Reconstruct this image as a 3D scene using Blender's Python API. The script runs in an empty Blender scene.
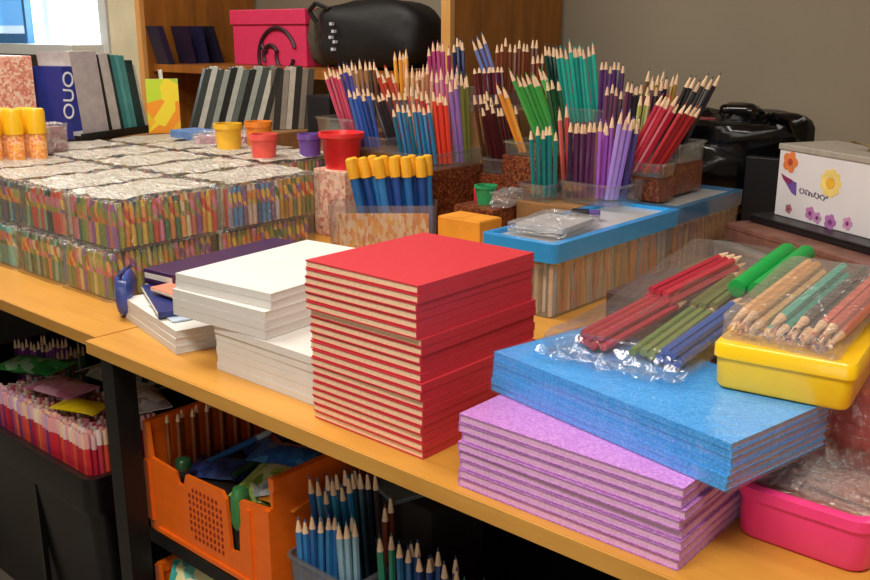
import bpy, bmesh, math, random
from mathutils import Vector, Matrix, Quaternion
random.seed(7)
scene = bpy.context.scene
COL = scene.collection
PI = math.pi
T = 0.80                                    # height of the table top

# ------------------------------------------------------------------ materials
def lin(h):
    h = h.lstrip('#')
    out = []
    for i in (0, 2, 4):
        c = int(h[i:i+2], 16) / 255
        out.append(c / 12.92 if c <= 0.04045 else ((c + 0.055) / 1.055) ** 2.4)
    return (out[0], out[1], out[2], 1)

def nodes_of(name):
    m = bpy.data.materials.new(name)
    m.use_nodes = True
    nt = m.node_tree
    nt.nodes.clear()
    out = nt.nodes.new('ShaderNodeOutputMaterial')
    return m, nt, out

def coords(nt, scale=(1, 1, 1)):
    tc = nt.nodes.new('ShaderNodeTexCoord')
    mp = nt.nodes.new('ShaderNodeMapping')
    mp.inputs['Scale'].default_value = scale
    nt.links.new(tc.outputs['Object'], mp.inputs['Vector'])
    return mp.outputs['Vector']

def mat(name, col, rough=0.5, var=0.12, nscale=40, bump=0.0, bscale=200, metal=0.0, coat=0.0, spec=0.5):
    m, nt, out = nodes_of(name)
    b = nt.nodes.new('ShaderNodeBsdfPrincipled')
    c = lin(col)
    vec = coords(nt)
    n = nt.nodes.new('ShaderNodeTexNoise'); n.inputs['Scale'].default_value = nscale; n.inputs['Detail'].default_value = 4
    nt.links.new(vec, n.inputs['Vector'])
    r = nt.nodes.new('ShaderNodeValToRGB')
    r.color_ramp.elements[0].position = 0.3; r.color_ramp.elements[1].position = 0.7
    r.color_ramp.elements[0].color = tuple(x * (1 - var) for x in c[:3]) + (1,)
    r.color_ramp.elements[1].color = tuple(min(1, x * (1 + var)) for x in c[:3]) + (1,)
    nt.links.new(n.outputs['Fac'], r.inputs['Fac'])
    nt.links.new(r.outputs['Color'], b.inputs['Base Color'])
    b.inputs['Roughness'].default_value = rough
    b.inputs['Metallic'].default_value = metal
    b.inputs['Coat Weight'].default_value = coat
    b.inputs['Specular IOR Level'].default_value = spec
    if bump:
        n2 = nt.nodes.new('ShaderNodeTexNoise'); n2.inputs['Scale'].default_value = bscale; n2.inputs['Detail'].default_value = 3
        nt.links.new(vec, n2.inputs['Vector'])
        bp = nt.nodes.new('ShaderNodeBump'); bp.inputs['Strength'].default_value = bump; bp.inputs['Distance'].default_value = 0.002
        nt.links.new(n2.outputs['Fac'], bp.inputs['Height'])
        nt.links.new(bp.outputs['Normal'], b.inputs['Normal'])
    nt.links.new(b.outputs[0], out.inputs[0])
    return m

def wood(name, dark, light, scale=(1.2, 14, 14), rough=0.45):
    m, nt, out = nodes_of(name)
    b = nt.nodes.new('ShaderNodeBsdfPrincipled')
    vec = coords(nt, scale)
    n = nt.nodes.new('ShaderNodeTexNoise'); n.inputs['Scale'].default_value = 3; n.inputs['Detail'].default_value = 8; n.inputs['Roughness'].default_value = 0.65
    nt.links.new(vec, n.inputs['Vector'])
    r = nt.nodes.new('ShaderNodeValToRGB')
    r.color_ramp.elements[0].position = 0.3; r.color_ramp.elements[1].position = 0.7
    r.color_ramp.elements[0].color = lin(dark); r.color_ramp.elements[1].color = lin(light)
    nt.links.new(n.outputs['Fac'], r.inputs['Fac']); nt.links.new(r.outputs['Color'], b.inputs['Base Color'])
    b.inputs['Roughness'].default_value = rough
    nt.links.new(b.outputs[0], out.inputs[0])
    return m

def speckle(name, cols, scale=120, rough=0.35, stretch=(1, 1, 1)):
    """printed or glittery surface: small cells of the given colours"""
    m, nt, out = nodes_of(name)
    b = nt.nodes.new('ShaderNodeBsdfPrincipled')
    vec = coords(nt, stretch)
    v = nt.nodes.new('ShaderNodeTexVoronoi'); v.inputs['Scale'].default_value = scale
    nt.links.new(vec, v.inputs['Vector'])
    sp = nt.nodes.new('ShaderNodeSeparateColor'); nt.links.new(v.outputs['Color'], sp.inputs[0])
    r = nt.nodes.new('ShaderNodeValToRGB'); r.color_ramp.interpolation = 'CONSTANT'
    els = r.color_ramp.elements
    for i, c in enumerate(cols):
        e = els[i] if i < 2 else els.new(i / len(cols))
        e.position = i / len(cols); e.color = lin(c)
    nt.links.new(sp.outputs[0], r.inputs['Fac']); nt.links.new(r.outputs['Color'], b.inputs['Base Color'])
    b.inputs['Roughness'].default_value = rough
    nt.links.new(b.outputs[0], out.inputs[0])
    return m

def island(name, cols, rough=0.4, mottle=0.0):
    """each loose piece of the mesh takes one of the colours"""
    m, nt, out = nodes_of(name)
    b = nt.nodes.new('ShaderNodeBsdfPrincipled')
    g = nt.nodes.new('ShaderNodeNewGeometry')
    r = nt.nodes.new('ShaderNodeValToRGB'); r.color_ramp.interpolation = 'CONSTANT'
    els = r.color_ramp.elements
    for i, c in enumerate(cols):
        e = els[i] if i < 2 else els.new(i / len(cols))
        e.position = i / len(cols); e.color = lin(c)
    nt.links.new(g.outputs['Random Per Island'], r.inputs['Fac']); nt.links.new(r.outputs['Color'], b.inputs['Base Color'])
    b.inputs['Roughness'].default_value = rough
    nt.links.new(b.outputs[0], out.inputs[0])
    return m

def clear(name, tint='#ffffff', milk=0.05, gloss=0.10, rough=0.12, crinkle=0.0, cscale=30, stretch=(1, 1, 1), milkcol='#ffffff'):
    """thin clear plastic: lets most light through, reflects a little, some haze of its own"""
    m, nt, out = nodes_of(name)
    tr = nt.nodes.new('ShaderNodeBsdfTransparent'); tr.inputs[0].default_value = lin(tint)
    gl = nt.nodes.new('ShaderNodeBsdfGlossy'); gl.inputs['Roughness'].default_value = rough
    df = nt.nodes.new('ShaderNodeBsdfDiffuse'); df.inputs[0].default_value = lin(milkcol)
    lw = nt.nodes.new('ShaderNodeLayerWeight'); lw.inputs['Blend'].default_value = 0.25
    ad = nt.nodes.new('ShaderNodeMath'); ad.operation = 'MULTIPLY_ADD'; ad.use_clamp = True
    nt.links.new(lw.outputs['Facing'], ad.inputs[0]); ad.inputs[1].default_value = 0.35; ad.inputs[2].default_value = gloss
    m1 = nt.nodes.new('ShaderNodeMixShader'); m1.inputs[0].default_value = milk
    nt.links.new(tr.outputs[0], m1.inputs[1]); nt.links.new(df.outputs[0], m1.inputs[2])
    m2 = nt.nodes.new('ShaderNodeMixShader')
    nt.links.new(ad.outputs[0], m2.inputs[0]); nt.links.new(m1.outputs[0], m2.inputs[1]); nt.links.new(gl.outputs[0], m2.inputs[2])
    if crinkle:
        vec = coords(nt, stretch)
        n = nt.nodes.new('ShaderNodeTexNoise'); n.inputs['Scale'].default_value = cscale; n.inputs['Detail'].default_value = 4; n.inputs['Distortion'].default_value = 1.5
        nt.links.new(vec, n.inputs['Vector'])
        bp = nt.nodes.new('ShaderNodeBump'); bp.inputs['Strength'].default_value = crinkle; bp.inputs['Distance'].default_value = 0.02
        nt.links.new(n.outputs['Fac'], bp.inputs['Height'])
        for x in (gl, lw): nt.links.new(bp.outputs['Normal'], x.inputs['Normal'])
    nt.links.new(m2.outputs[0], out.inputs[0])
    return m

_M = {}
def paint(col, rough=0.35, **k):
    key = (col, rough, tuple(sorted(k.items())))
    if key not in _M: _M[key] = mat('paint_' + col.strip('#'), col, rough, **k)
    return _M[key]

# ------------------------------------------------------------------ mesh helpers
class MB:
    def __init__(s): s.v = []; s.f = []
    def _add(s, vs, fs):
        o = len(s.v); s.v += [tuple(v) for v in vs]; s.f += [tuple(i + o for i in f) for f in fs]; return s
    def box(s, x0, x1, y0, y1, z0, z1, M=None):
        vs = [Vector((x, y, z)) for z in (z0, z1) for y in (y0, y1) for x in (x0, x1)]
        if M: vs = [M @ v for v in vs]
        return s._add(vs, [(0, 2, 3, 1), (4, 5, 7, 6), (0, 1, 5, 4), (2, 6, 7, 3), (0, 4, 6, 2), (1, 3, 7, 5)])
    def tube(s, p0, p1, r0, r1=None, n=8, caps=True):
        r1 = r0 if r1 is None else r1
        p0, p1 = Vector(p0), Vector(p1); d = (p1 - p0).normalized()
        a = d.orthogonal().normalized(); b = d.cross(a)
        vs = []
        for p, r in ((p0, r0), (p1, r1)):
            for i in range(n):
                t = 2 * PI * i / n; vs.append(p + a * r * math.cos(t) + b * r * math.sin(t))
        fs = [(i, (i + 1) % n, n + (i + 1) % n, n + i) for i in range(n)]
        if caps: fs += [tuple(range(n - 1, -1, -1)), tuple(range(n, 2 * n))]
        return s._add(vs, fs)
    def path(s, pts, r, n=6):
        for a, b in zip(pts, pts[1:]): s.tube(a, b, r, r, n)
        return s
    def loops(s, ls, cap0=True, cap1=True):
        n = len(ls[0]); vs = [v for l in ls for v in l]; fs = []
        for k in range(len(ls) - 1):
            for i in range(n):
                j = (i + 1) % n; fs.append((k*n+i, k*n+j, (k+1)*n+j, (k+1)*n+i))
        if cap0: fs.append(tuple(range(n - 1, -1, -1)))
        if cap1: fs.append(tuple((len(ls)-1)*n + i for i in range(n)))
        return s._add(vs, fs)
    def prism(s, outline, z0, z1):           # outline in xy
        return s.loops([[(x, y, z0) for x, y in outline], [(x, y, z1) for x, y in outline]])
    def xz(s, outline, y0, y1):
        return s.loops([[(x, y0, z) for x, z in outline], [(x, y1, z) for x, z in outline]])
    def lathe(s, prof, n=20, c=(0, 0)):
        ls = [[(c[0] + r * math.cos(2*PI*i/n), c[1] + r * math.sin(2*PI*i/n), z) for i in range(n)] for r, z in prof]
        return s.loops(ls)
    def build(s, name, m, parent=None, loc=(0, 0, 0), rz=0, smooth=False, bevel=0.0, seg=2):
        me = bpy.data.meshes.new(name); bm = bmesh.new()
        vs = [bm.verts.new(v) for v in s.v]
        for f in s.f:
            try: bm.faces.new([vs[i] for i in f])
            except ValueError: pass
        bmesh.ops.recalc_face_normals(bm, faces=bm.faces)
        if bevel:
            bmesh.ops.bevel(bm, geom=list(bm.edges), offset=bevel, segments=seg, affect='EDGES', profile=0.5)
        bm.to_mesh(me); bm.free()
        if smooth:
            for p in me.polygons: p.use_smooth = True
            me.set_sharp_from_angle(angle=math.radians(42))
        me.materials.append(m)
        o = bpy.data.objects.new(name, me); COL.objects.link(o)
        o.location = loc; o.rotation_euler.z = rz
        if parent: o.parent = parent
        return o

def rrect(w, d, r, z, n=5, cx=0, cy=0):
    out = []
    for sx, sy, a0 in ((1, 1, 0), (-1, 1, 90), (-1, -1, 180), (1, -1, 270)):
        for i in range(n + 1):
            a = math.radians(a0 + 90 * i / n)
            out.append((cx + sx * (w/2 - r) + r * math.cos(a), cy + sy * (d/2 - r) + r * math.sin(a), z))
    return out

def open_tray(w, d, h, r, t=0.002, taper=0.0, floor=0.003, mb=None):
    mb = mb or MB()
    return mb.loops([rrect(w - taper, d - taper, r, 0), rrect(w, d, r, h), rrect(w - 2*t, d - 2*t, max(r - t, .001), h), rrect(w - taper - 2*t, d - taper - 2*t, max(r - t, .001), floor)])

def empty(name, loc, rz=0):
    o = bpy.data.objects.new(name, None); COL.objects.link(o); o.location = loc; o.rotation_euler.z = rz
    o.empty_display_size = 0.05
    return o
def tag(o, label, cat, group=None, kind=None):
    o['label'] = label; o['category'] = cat
    if group: o['group'] = group
    if kind: o['kind'] = kind
    return o
def struct(o):
    o['kind'] = 'structure'; return o
def copy_tree(o, parent=None):
    c = o.copy(); COL.objects.link(c)
    if parent: c.parent = parent
    for ch in list(o.children): copy_tree(ch, c)
    return c
def orient(o, loc, d, roll=0.0, sc=None):
    q = Vector((0, 0, 1)).rotation_difference(Vector(d).normalized()) @ Quaternion((0, 0, 1), roll)
    o.rotation_mode = 'QUATERNION'; o.rotation_quaternion = q; o.location = loc
    if sc: o.scale = (1, 1, sc)

def film(name, m, w, d, h, parent=None, loc=(0, 0, 0), rz=0, amp=0.004, seed=0, r=0.012, nx=14, nz=5):
    """crinkled clear film round a block: a rounded box with a random skin"""
    rnd = random.Random(seed)
    mb = MB(); ls = []
    per = 12
    def ring(w_, d_, z):
        base = rrect(w_, d_, min(r, w_/2.2, d_/2.2), z, 3)
        pts = []
        for a, b in zip(base, base[1:] + base[:1]):
            L = math.dist(a, b); k = max(1, int(L / 0.03))
            for i in range(k): pts.append(tuple(a[q] + (b[q] - a[q]) * i / k for q in range(3)))
        return pts
    base = ring(w, d, 0); n = len(base)
    for k in range(nz + 1):
        z = h * k / nz
        ls.append([(x + rnd.uniform(-amp, amp) * .5, y + rnd.uniform(-amp, amp) * .5, z + (rnd.uniform(-amp, amp) * .6 if 0 < k else 0)) for x, y, _ in base])
    for f in (0.8, 0.55, 0.3, 0.1):
        ls.append([(x * f, y * f, h + rnd.uniform(-amp, amp)) for x, y, _ in base])
    mb.loops(ls)
    return mb.build(name, m, parent, loc, rz, smooth=False)

# ------------------------------------------------------------------ room
wall_m = mat('wall_paint', '#8d8371', 0.8, 0.05, 3, 0.15, 60)
COOL = mat('ceiling_paint', '#d8d2c6', 0.9, 0.03, 3)
struct(MB().box(-7.2, 3.0, -2.2, 3.0, -0.1, 0).build('floor', mat('floor_vinyl', '#6d655b', 0.5, 0.1, 5)))
struct(MB().box(-7.2, 3.0, -2.2, 3.0, 2.7, 2.8).build('ceiling', COOL))
WX0, WX1, WZ0, WZ1 = -6.9, -4.78, T + 0.40, 2.4
wb = MB()
wb.box(-7.2, WX0, 2.8, 2.95, 0, 2.7).box(WX1, 3.0, 2.8, 2.95, 0, 2.7).box(WX0, WX1, 2.8, 2.95, 0, WZ0).box(WX0, WX1, 2.8, 2.95, WZ1, 2.7)
struct(wb.build('wall_back', wall_m))
struct(MB().box(-7.3, -7.2, -2.2, 3.0, 0, 2.7).build('wall_left', wall_m))
struct(MB().box(3.0, 3.1, -2.2, 3.0, 0, 2.7).build('wall_right', wall_m))
struct(MB().box(-7.2, 3.0, -2.3, -2.2, 0, 2.7).build('wall_front', wall_m))
# window: white frame, mullions, bright daylight behind clear panes
frame_m = mat('window_frame_paint', '#dfe0dc', 0.4, 0.04)
wf = MB()
wf.box(WX0, WX1, 2.74, 2.86, WZ0 - .03, WZ0 + .02).box(WX0, WX1, 2.74, 2.86, WZ1 - .04, WZ1)
for x in (WX0, -6.25, -5.45, WX1 - .06): wf.box(x, x + .06, 2.76, 2.86, WZ0, WZ1)
w1 = struct(wf.build('window_1', frame_m))
pane = MB()
for a, b in ((WX0 + .06, -6.25), (-6.19, -5.45), (-5.39, WX1 - .06)): pane.box(a, b, 2.81, 2.816, WZ0 + .02, WZ1 - .04)
pane.build('pane', clear('window_glass', milk=0.0, gloss=0.03, rough=0.02), w1)
struct(MB().box(-4.72, -4.42, 2.75, 2.80, 0.3, 2.6).build('trim_1', mat('cream_trim', '#ece0bc', 0.6, 0.08, 6)))
struct(MB().box(-4.80, -4.73, 2.74, 2.80, 0.3, 2.6).build('trim_2', frame_m))

# ------------------------------------------------------------------ open cabinet behind the tables
cab_m = wood('cabinet_side_wood', '#7a4a18', '#a86a26', (6, 6, 1.1), 0.4)
edge_m = wood('cabinet_edge_wood', '#c08a48', '#dba868', (6, 6, 1.1), 0.4)
cab = tag(empty('open_cabinet', (-2.72, 2.5, 0)), 'brown wooden open cabinet standing against the olive back wall', 'cabinet')
for x in (-3.57, -1.915):
    p = MB().box(x + 2.72, x + 2.755, -.28, .28, 0, 2.4).build('side_panel', cab_m, cab)
    MB().box(x + 2.7198, x + 2.7552, -.3, -.28, 0, 2.4).build('front_edge', edge_m, p)
MB().box(-.815, .805, -.26, .28, T + .335, T + .365).build('shelf', cab_m, cab)
MB().box(-.815, .805, -.26, .28, .1, .13).build('shelf', cab_m, cab)
MB().box(-.815, .805, -.26, .28, 2.33, 2.36).build('top_board', cab_m, cab)

# ------------------------------------------------------------------ the two tables
top_m = wood('table_beech', '#bb8230', '#d19640', (1.0, 9, 9), 0.33)
band_m = wood('table_edge_band', '#b47e30', '#d09c4c', (1.0, 9, 9), 0.4)
black_m = mat('black_metal', '#0c0b0b', 0.45, 0.1)
def table(name, x0, x1, y0, y1, label):
    t = tag(empty(name, ((x0+x1)/2, y0, 0)), label, 'table')
    w = (x1 - x0) / 2
    tt = MB().box(-w, w, 0.003, y1 - y0, T - .022, T).build('table_top', top_m, t)
    MB().box(-w, w, 0, 0.003, T - .022, T - .0006).build('edge_band', band_m, tt)
    return t, w
t1, w1_ = table('work_table', -4.3, -1.432, .758, 2.19, 'beech topped table under the wrapped crayon packs')
MB().box(-w1_, -w1_ + .04, .05, .09, 0, T - .022).build('leg', black_m, t1)
MB().box(w1_ - .06, w1_ - .02, 1.2, 1.24, 0, T - .022).build('leg', black_m, t1)
MB().box(-w1_, w1_ - .07, .78, .80, 0.0, T - .022).build('back_sheet', mat('dark_panel', '#15110f', 0.8), t1)  # added dark sheet standing in for the deep shade under the table
t2, w2_ = table('work_table', -1.428, .6, .737, 2.79, 'beech topped table carrying the red, purple and blue notebook stacks')
MB().box(-w2_ + .028, -w2_ + .066, .008, .048, 0, T - .022).build('leg', black_m, t2)
MB().box(w2_ - .06, w2_ - .02, .02, .06, 0, T - .022).build('leg', black_m, t2)
MB().box(-w2_ + .02, w2_, .72, .74, 0.0, T - .022).build('back_sheet', mat('under_table_shade_b', '#120f0e', 0.8), t2)  # another added dark sheet, gives the blackness below the right table

# ------------------------------------------------------------------ coloured pencils
wood_tip = mat('sharpened_wood', '#e6c3a0', 0.6, 0.1, 300)
PL = 0.175
_pencils = {}
def pencil(col):
    if col not in _pencils:
        body = MB().tube((0, 0, 0), (0, 0, .147), .0052, .0052, 6).build('coloured_pencil', paint(col, 0.25, coat=0.3, var=0.06))
        MB().tube((0, 0, .147), (0, 0, .168), .0051, .0018, 8).build('sharpened_tip', wood_tip, body)
        MB().tube((0, 0, .168), (0, 0, .175), .0016, .0004, 6).build('lead', paint(col, 0.5), body)
        _pencils[col] = [body, False]
    p = _pencils[col]
    if not p[1]:
        p[1] = True; return p[0]
    return copy_tree(p[0])
RT = Vector((.7501, .6613, 0)); FW = Vector((-.6613, .7501, 0))
def bunch(base, up, ln, n, wm, cols, label, group, r=.0054, spread=0.03):
    base, up = Vector(base), Vector(up).normalized()
    u = (RT - up * RT.dot(up)).normalized(); v = u.cross(up).normalized()
    if v.dot(FW) < 0: v = -v
    per = max(1, int(round(wm / (2 * r))))
    rows = math.ceil(n / per)
    k = 0
    for row in range(rows):
        m = min(per, n - k)
        for i in range(m):
            off = (i - (m - 1) / 2 + (0.5 if row % 2 else 0)) * (wm / per) + random.uniform(-.0006, .0006)
            p = base + u * off + v * (row * 2 * r * .9 + random.uniform(-.0004, .0004))
            d = up + u * random.uniform(-.012, .012) + v * random.uniform(-.01, .01) + u * (off / max(wm, .02)) * spread + v * row * .004
            o = pencil(random.choice(cols) if len(cols) > 1 else cols[0])
            p.z = base.z
            orient(o, p + Vector((0, 0, T)), d, random.uniform(0, 1), ln / PL * random.uniform(.93, 1.05))
            tag(o, label, 'pencil', group)
            k += 1
BUN = [
('plum', 'T1', (-1.1146, 1.7431, 0.145), (0.0, 0.0, 1.0), 0.1714, 8, 0.058) ,
('violet', 'T1', (-1.079, 1.7752, 0.145), (0.015, 0.0132, 0.9998), 0.1735, 5, 0.034) ,
('lilac', 'T1', (-1.0543, 1.7745, 0.145), (0.104, 0.0917, 0.9903), 0.1893, 4, 0.03) ,
('indigo', 'T1', (-1.045, 1.8067, 0.145), (0.0894, 0.0788, 0.9929), 0.1789, 3, 0.017) ,
('olive', 'T2', (-1.0517, 1.8598, 0.198), (0.0746, 0.0658, 0.995), 0.1731, 3, 0.024) ,
('crimson', 'T2', (-1.0518, 1.8431, 0.198), (0.3355, 0.2957, 0.8944), 0.1839, 7, 0.052) ,
('red', 'T2', (-1.008, 1.862, 0.198), (0.3615, 0.3187, 0.8762), 0.1696, 6, 0.047) ,
('black', 'T3', (-1.0401, 1.9795, 0.215), (0.2905, 0.2561, 0.922), 0.2058, 7, 0.067) ,
('eggplant', 'T3', (-1.1266, 2.0076, 0.215), (0.0598, 0.0527, 0.9968), 0.1732, 9, 0.14) ,
('teal', 'T4', (-1.3308, 2.0804, 0.273), (-0.1113, -0.0981, 0.9889), 0.2027, 11, 0.095) ,
('bottle', 'T4', (-1.4125, 2.0866, 0.273), (-0.1113, -0.0981, 0.9889), 0.1896, 4, 0.023) ,
('aubergine', 'T4', (-1.2753, 2.1125, 0.273), (0.0225, 0.0198, 0.9996), 0.1548, 7, 0.06) ,
('coral', 'T6', (-1.1985, 1.8184, 0.145), (-0.0598, -0.0527, 0.9968), 0.2019, 3, 0.027) ,
('green', 'T5', (-1.2762, 1.884, 0.228), (-0.2905, -0.2561, 0.922), 0.1975, 10, 0.089) ,
('orange', 'T5', (-1.2943, 1.7747, 0.228), (-0.2541, -0.224, 0.9409), 0.1637, 3, 0.02) ,
('petrol', 'T6', (-1.182, 1.7054, 0.145), (-0.0375, -0.033, 0.9988), 0.1552, 6, 0.056) ,
('maroon', 'T7', (-1.4069, 1.8788, 0.165), (-0.1471, -0.1297, 0.9806), 0.1716, 9, 0.088) ,
('scarlet', 'T8', (-1.5095, 1.7418, 0.185), (-0.0746, -0.0658, 0.995), 0.1728, 6, 0.048) ,
('lavender', 'T8', (-1.499, 1.7952, 0.185), (-0.0746, -0.0658, 0.995), 0.2183, 3, 0.022) ,
('moss', 'T8', (-1.4988, 1.8228, 0.185), (-0.0449, -0.0396, 0.9982), 0.2167, 3, 0.019) ,
('magenta', 'T9', (-1.6967, 1.9489, 0.303), (-0.0375, -0.033, 0.9988), 0.164, 6, 0.058) ,
('navy', 'T9', (-1.6721, 2.0028, 0.303), (-0.0375, -0.033, 0.9988), 0.1766, 4, 0.032) ,
('periwinkle', 'T9', (-1.5811, 2.0593, 0.303), (-0.2541, -0.224, 0.9409), 0.1985, 5, 0.037) ,
('brown', 'T9', (-1.5792, 2.1262, 0.303), (0.0, 0.0, 1.0), 0.1762, 10, 0.124) ,
('steel', 'T8', (-1.5479, 1.6985, 0.185), (-0.1113, -0.0981, 0.9889), 0.1481, 11, 0.091) ,
('amber', 'T9', (-1.7565, 1.8621, 0.303), (-0.03, -0.0264, 0.9992), 0.1465, 4, 0.037) ,
('tan', 'T10', (-1.6735, 1.8401, 0.213), (0.0, 0.0, 1.0), 0.203, 8, 0.067) ,
('vermilion', 'T10', (-1.714, 1.8281, 0.213), (-0.2155, -0.19, 0.9578), 0.2008, 5, 0.041) ,
('blue', 'T10', (-1.7153, 1.6998, 0.213), (-0.1612, -0.1421, 0.9766), 0.1507, 7, 0.055) ,
('rose', 'T11', (-1.8115, 1.7157, 0.248), (-0.2023, -0.1783, 0.963), 0.1667, 5, 0.038) ,
('charcoal', 'T10', (-1.6967, 1.7688, 0.213), (-0.2155, -0.19, 0.9578), 0.1461, 5, 0.041) ,
('dusk', 'T11', (-1.8268, 1.7607, 0.248), (-0.1471, -0.1297, 0.9806), 0.1724, 4, 0.031) ,
('umber', 'T11', (-1.8624, 1.8418, 0.248), (-0.0746, -0.0658, 0.995), 0.175, 6, 0.065) ,
('cocoa', 'T7', (-1.4663, 1.8903, 0.165), (-0.1113, -0.0981, 0.9889), 0.1938, 6, 0.059) ,
('claret', 'T9', (-1.5343, 1.9628, 0.303), (-0.0746, -0.0658, 0.995), 0.1135, 8, 0.077) ,
('rust', 'T4', (-1.5069, 2.1372, 0.273), (0.0, 0.0, 1.0), 0.1755, 5, 0.043) ,
('mauve', 'T3', (-1.1872, 2.0054, 0.215), (0.0375, 0.033, 0.9988), 0.1617, 7, 0.071) ,
('ochre', 'T3', (-1.1327, 2.0636, 0.215), (0.1113, 0.0981, 0.9889), 0.191, 7, 0.095) ,
('blush', 'T10', (-1.5749, 1.8431, 0.213), (-0.0375, -0.033, 0.9988), 0.2005, 6, 0.055) ,
('forest', 'T5', (-1.2601, 1.8899, 0.228), (-0.1471, -0.1297, 0.9806), 0.1628, 5, 0.033) ,
('carmine', 'T8', (-1.6048, 1.7735, 0.185), (-0.0746, -0.0658, 0.995), 0.1869, 6, 0.055) ,
('ash', 'T10', (-1.632, 1.746, 0.213), (-0.1471, -0.1297, 0.9806), 0.1513, 5, 0.045) ,

]
PC = {
 'plum': (['#5a2a55', '#42204a', '#2e1c3c'], 'dark plum coloured pencil upright at the left front of the blue-lidded box'),
 'violet': (['#a85cc0', '#9850b4'], 'violet coloured pencil upright in the middle of the front tub'),
 'lilac': (['#a888d8', '#9474cc'], 'pale lilac coloured pencil leaning right beside the violet ones'),
 'indigo': (['#4a3c90', '#3c3078'], 'indigo coloured pencil leaning right between lilac and olive ones'),
 'olive': (['#a8a85a', '#98984a'], 'olive green coloured pencil leaning beside the crimson bunch'),
 'crimson': (['#c03048', '#a82038'], 'crimson coloured pencil in the bunch leaning far right'),
 'red': (['#8e1c28', '#a8242c', '#7c1820'], 'dark red coloured pencil at the outer side of the right leaning bunch'),
 'black': (['#17171c', '#202028'], 'black coloured pencil leaning right behind the dark red ones'),
 'eggplant': (['#3a2440', '#6a3a50', '#8a5040', '#28242c'], 'dark coloured pencil standing behind the violet and crimson bunches'),
 'teal': (['#28a898', '#2cb4a4', '#1c9488'], 'bright teal coloured pencil in the tall bunch before the wall'),
 'bottle': (['#14443c', '#103630'], 'dark bottle green coloured pencil at the left of the teal bunch'),
 'aubergine': (['#5c3470', '#4c2c64'], 'aubergine coloured pencil standing to the right of the teal bunch'),
 'coral': (['#d8605c', '#c85050'], 'coral coloured pencil peeking up below the teal bunch'),
 'green': (['#4aa850', '#3c9a44', '#58b45c'], 'grass green coloured pencil in the bunch leaning left'),
 'orange': (['#e08a30', '#e8a040'], 'orange coloured pencil leaning along the green bunch'),
 'petrol': (['#1c7878', '#186a70'], 'petrol coloured pencil in the low bunch below the green ones'),
 'maroon': (['#4c141c', '#5c1c20', '#401018'], 'dark maroon coloured pencil left of the orange and green ones'),
 'scarlet': (['#e0402c', '#d83424'], 'scarlet coloured pencil standing beside the lavender ones'),
 'lavender': (['#9a7cc0', '#8c6cb4'], 'lavender coloured pencil standing between scarlet and moss green ones'),
 'moss': (['#7c7c3c', '#6c7034'], 'moss green coloured pencil standing left of the maroon bunch'),
 'magenta': (['#b03c78', '#c04884', '#9c2c60'], 'magenta coloured pencil high up before the cabinet edge'),
 'navy': (['#28305c', '#303870'], 'navy coloured pencil high up beside the magenta ones'),
 'periwinkle': (['#7484c4', '#6474b8'], 'periwinkle blue coloured pencil leaning left before the cabinet panel'),
 'brown': (['#6c3420', '#7c4028', '#582818'], 'brown coloured pencil in the back row before the cabinet panel'),
 'steel': (['#2878a8', '#2470a4', '#1c6480'], 'steel blue coloured pencil in the bunch behind the yellow capped pens'),
 'amber': (['#e89c34', '#f0ac44'], 'amber coloured pencil sticking up before the black bag'),
 'tan': (['#c89c74', '#a8a064', '#d8b088', '#b87858'], 'tan or ochre coloured pencil beside the amber ones'),
 'vermilion': (['#d05038', '#c04430'], 'vermilion coloured pencil leaning left of the amber ones'),
 'blue': (['#2c54a4', '#3460b0', '#284890'], 'royal blue coloured pencil in the left bunch'),
 'rose': (['#cc4c68', '#b83c58'], 'rose coloured pencil leaning at the far left of all bunches'),
 'charcoal': (['#28262c', '#343038', '#703848'], 'charcoal coloured pencil leaning right of the royal blue bunch'),
 'dusk': (['#5854a0', '#4c4894'], 'dusky indigo coloured pencil behind the rose ones'),
 'cocoa': (['#4c2c20', '#5c3424', '#3c241c'], 'cocoa brown coloured pencil behind the maroon bunch'),
 'claret': (['#5c1828', '#6c2430', '#48141c'], 'claret coloured pencil below the periwinkle ones'),
 'rust': (['#7c2c1c', '#682418'], 'rust coloured pencil left of the bottle green ones'),
 'mauve': (['#6c3c5c', '#503048', '#7c5068'], 'mauve coloured pencil between the violet and aubergine ones'),
 'ochre': (['#a88440', '#6c4c30', '#8c6c3c'], 'ochre coloured pencil behind the olive ones'),
 'blush': (['#d08ca0', '#c07088', '#d8a0a8'], 'blush pink coloured pencil below the magenta ones'),
 'forest': (['#1c5434', '#184828'], 'forest green coloured pencil right of the grass green ones'),
 'carmine': (['#a83028', '#c04838', '#d89070'], 'carmine coloured pencil behind the steel blue bunch'),
 'ash': (['#3c3438', '#58505c', '#884c40'], 'ash grey coloured pencil right of the charcoal ones'),
 'umber': (['#9c7458', '#704838', '#b08870', '#40322c'], 'umber coloured pencil in the back row before the black bag'),
}
for nm, tub, base, up, ln, n, wm in BUN:
    cols, lab = PC[nm]
    bunch(base, up, ln, n, wm, cols, lab, nm + ' pencil bunch', spread=0.05)

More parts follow.
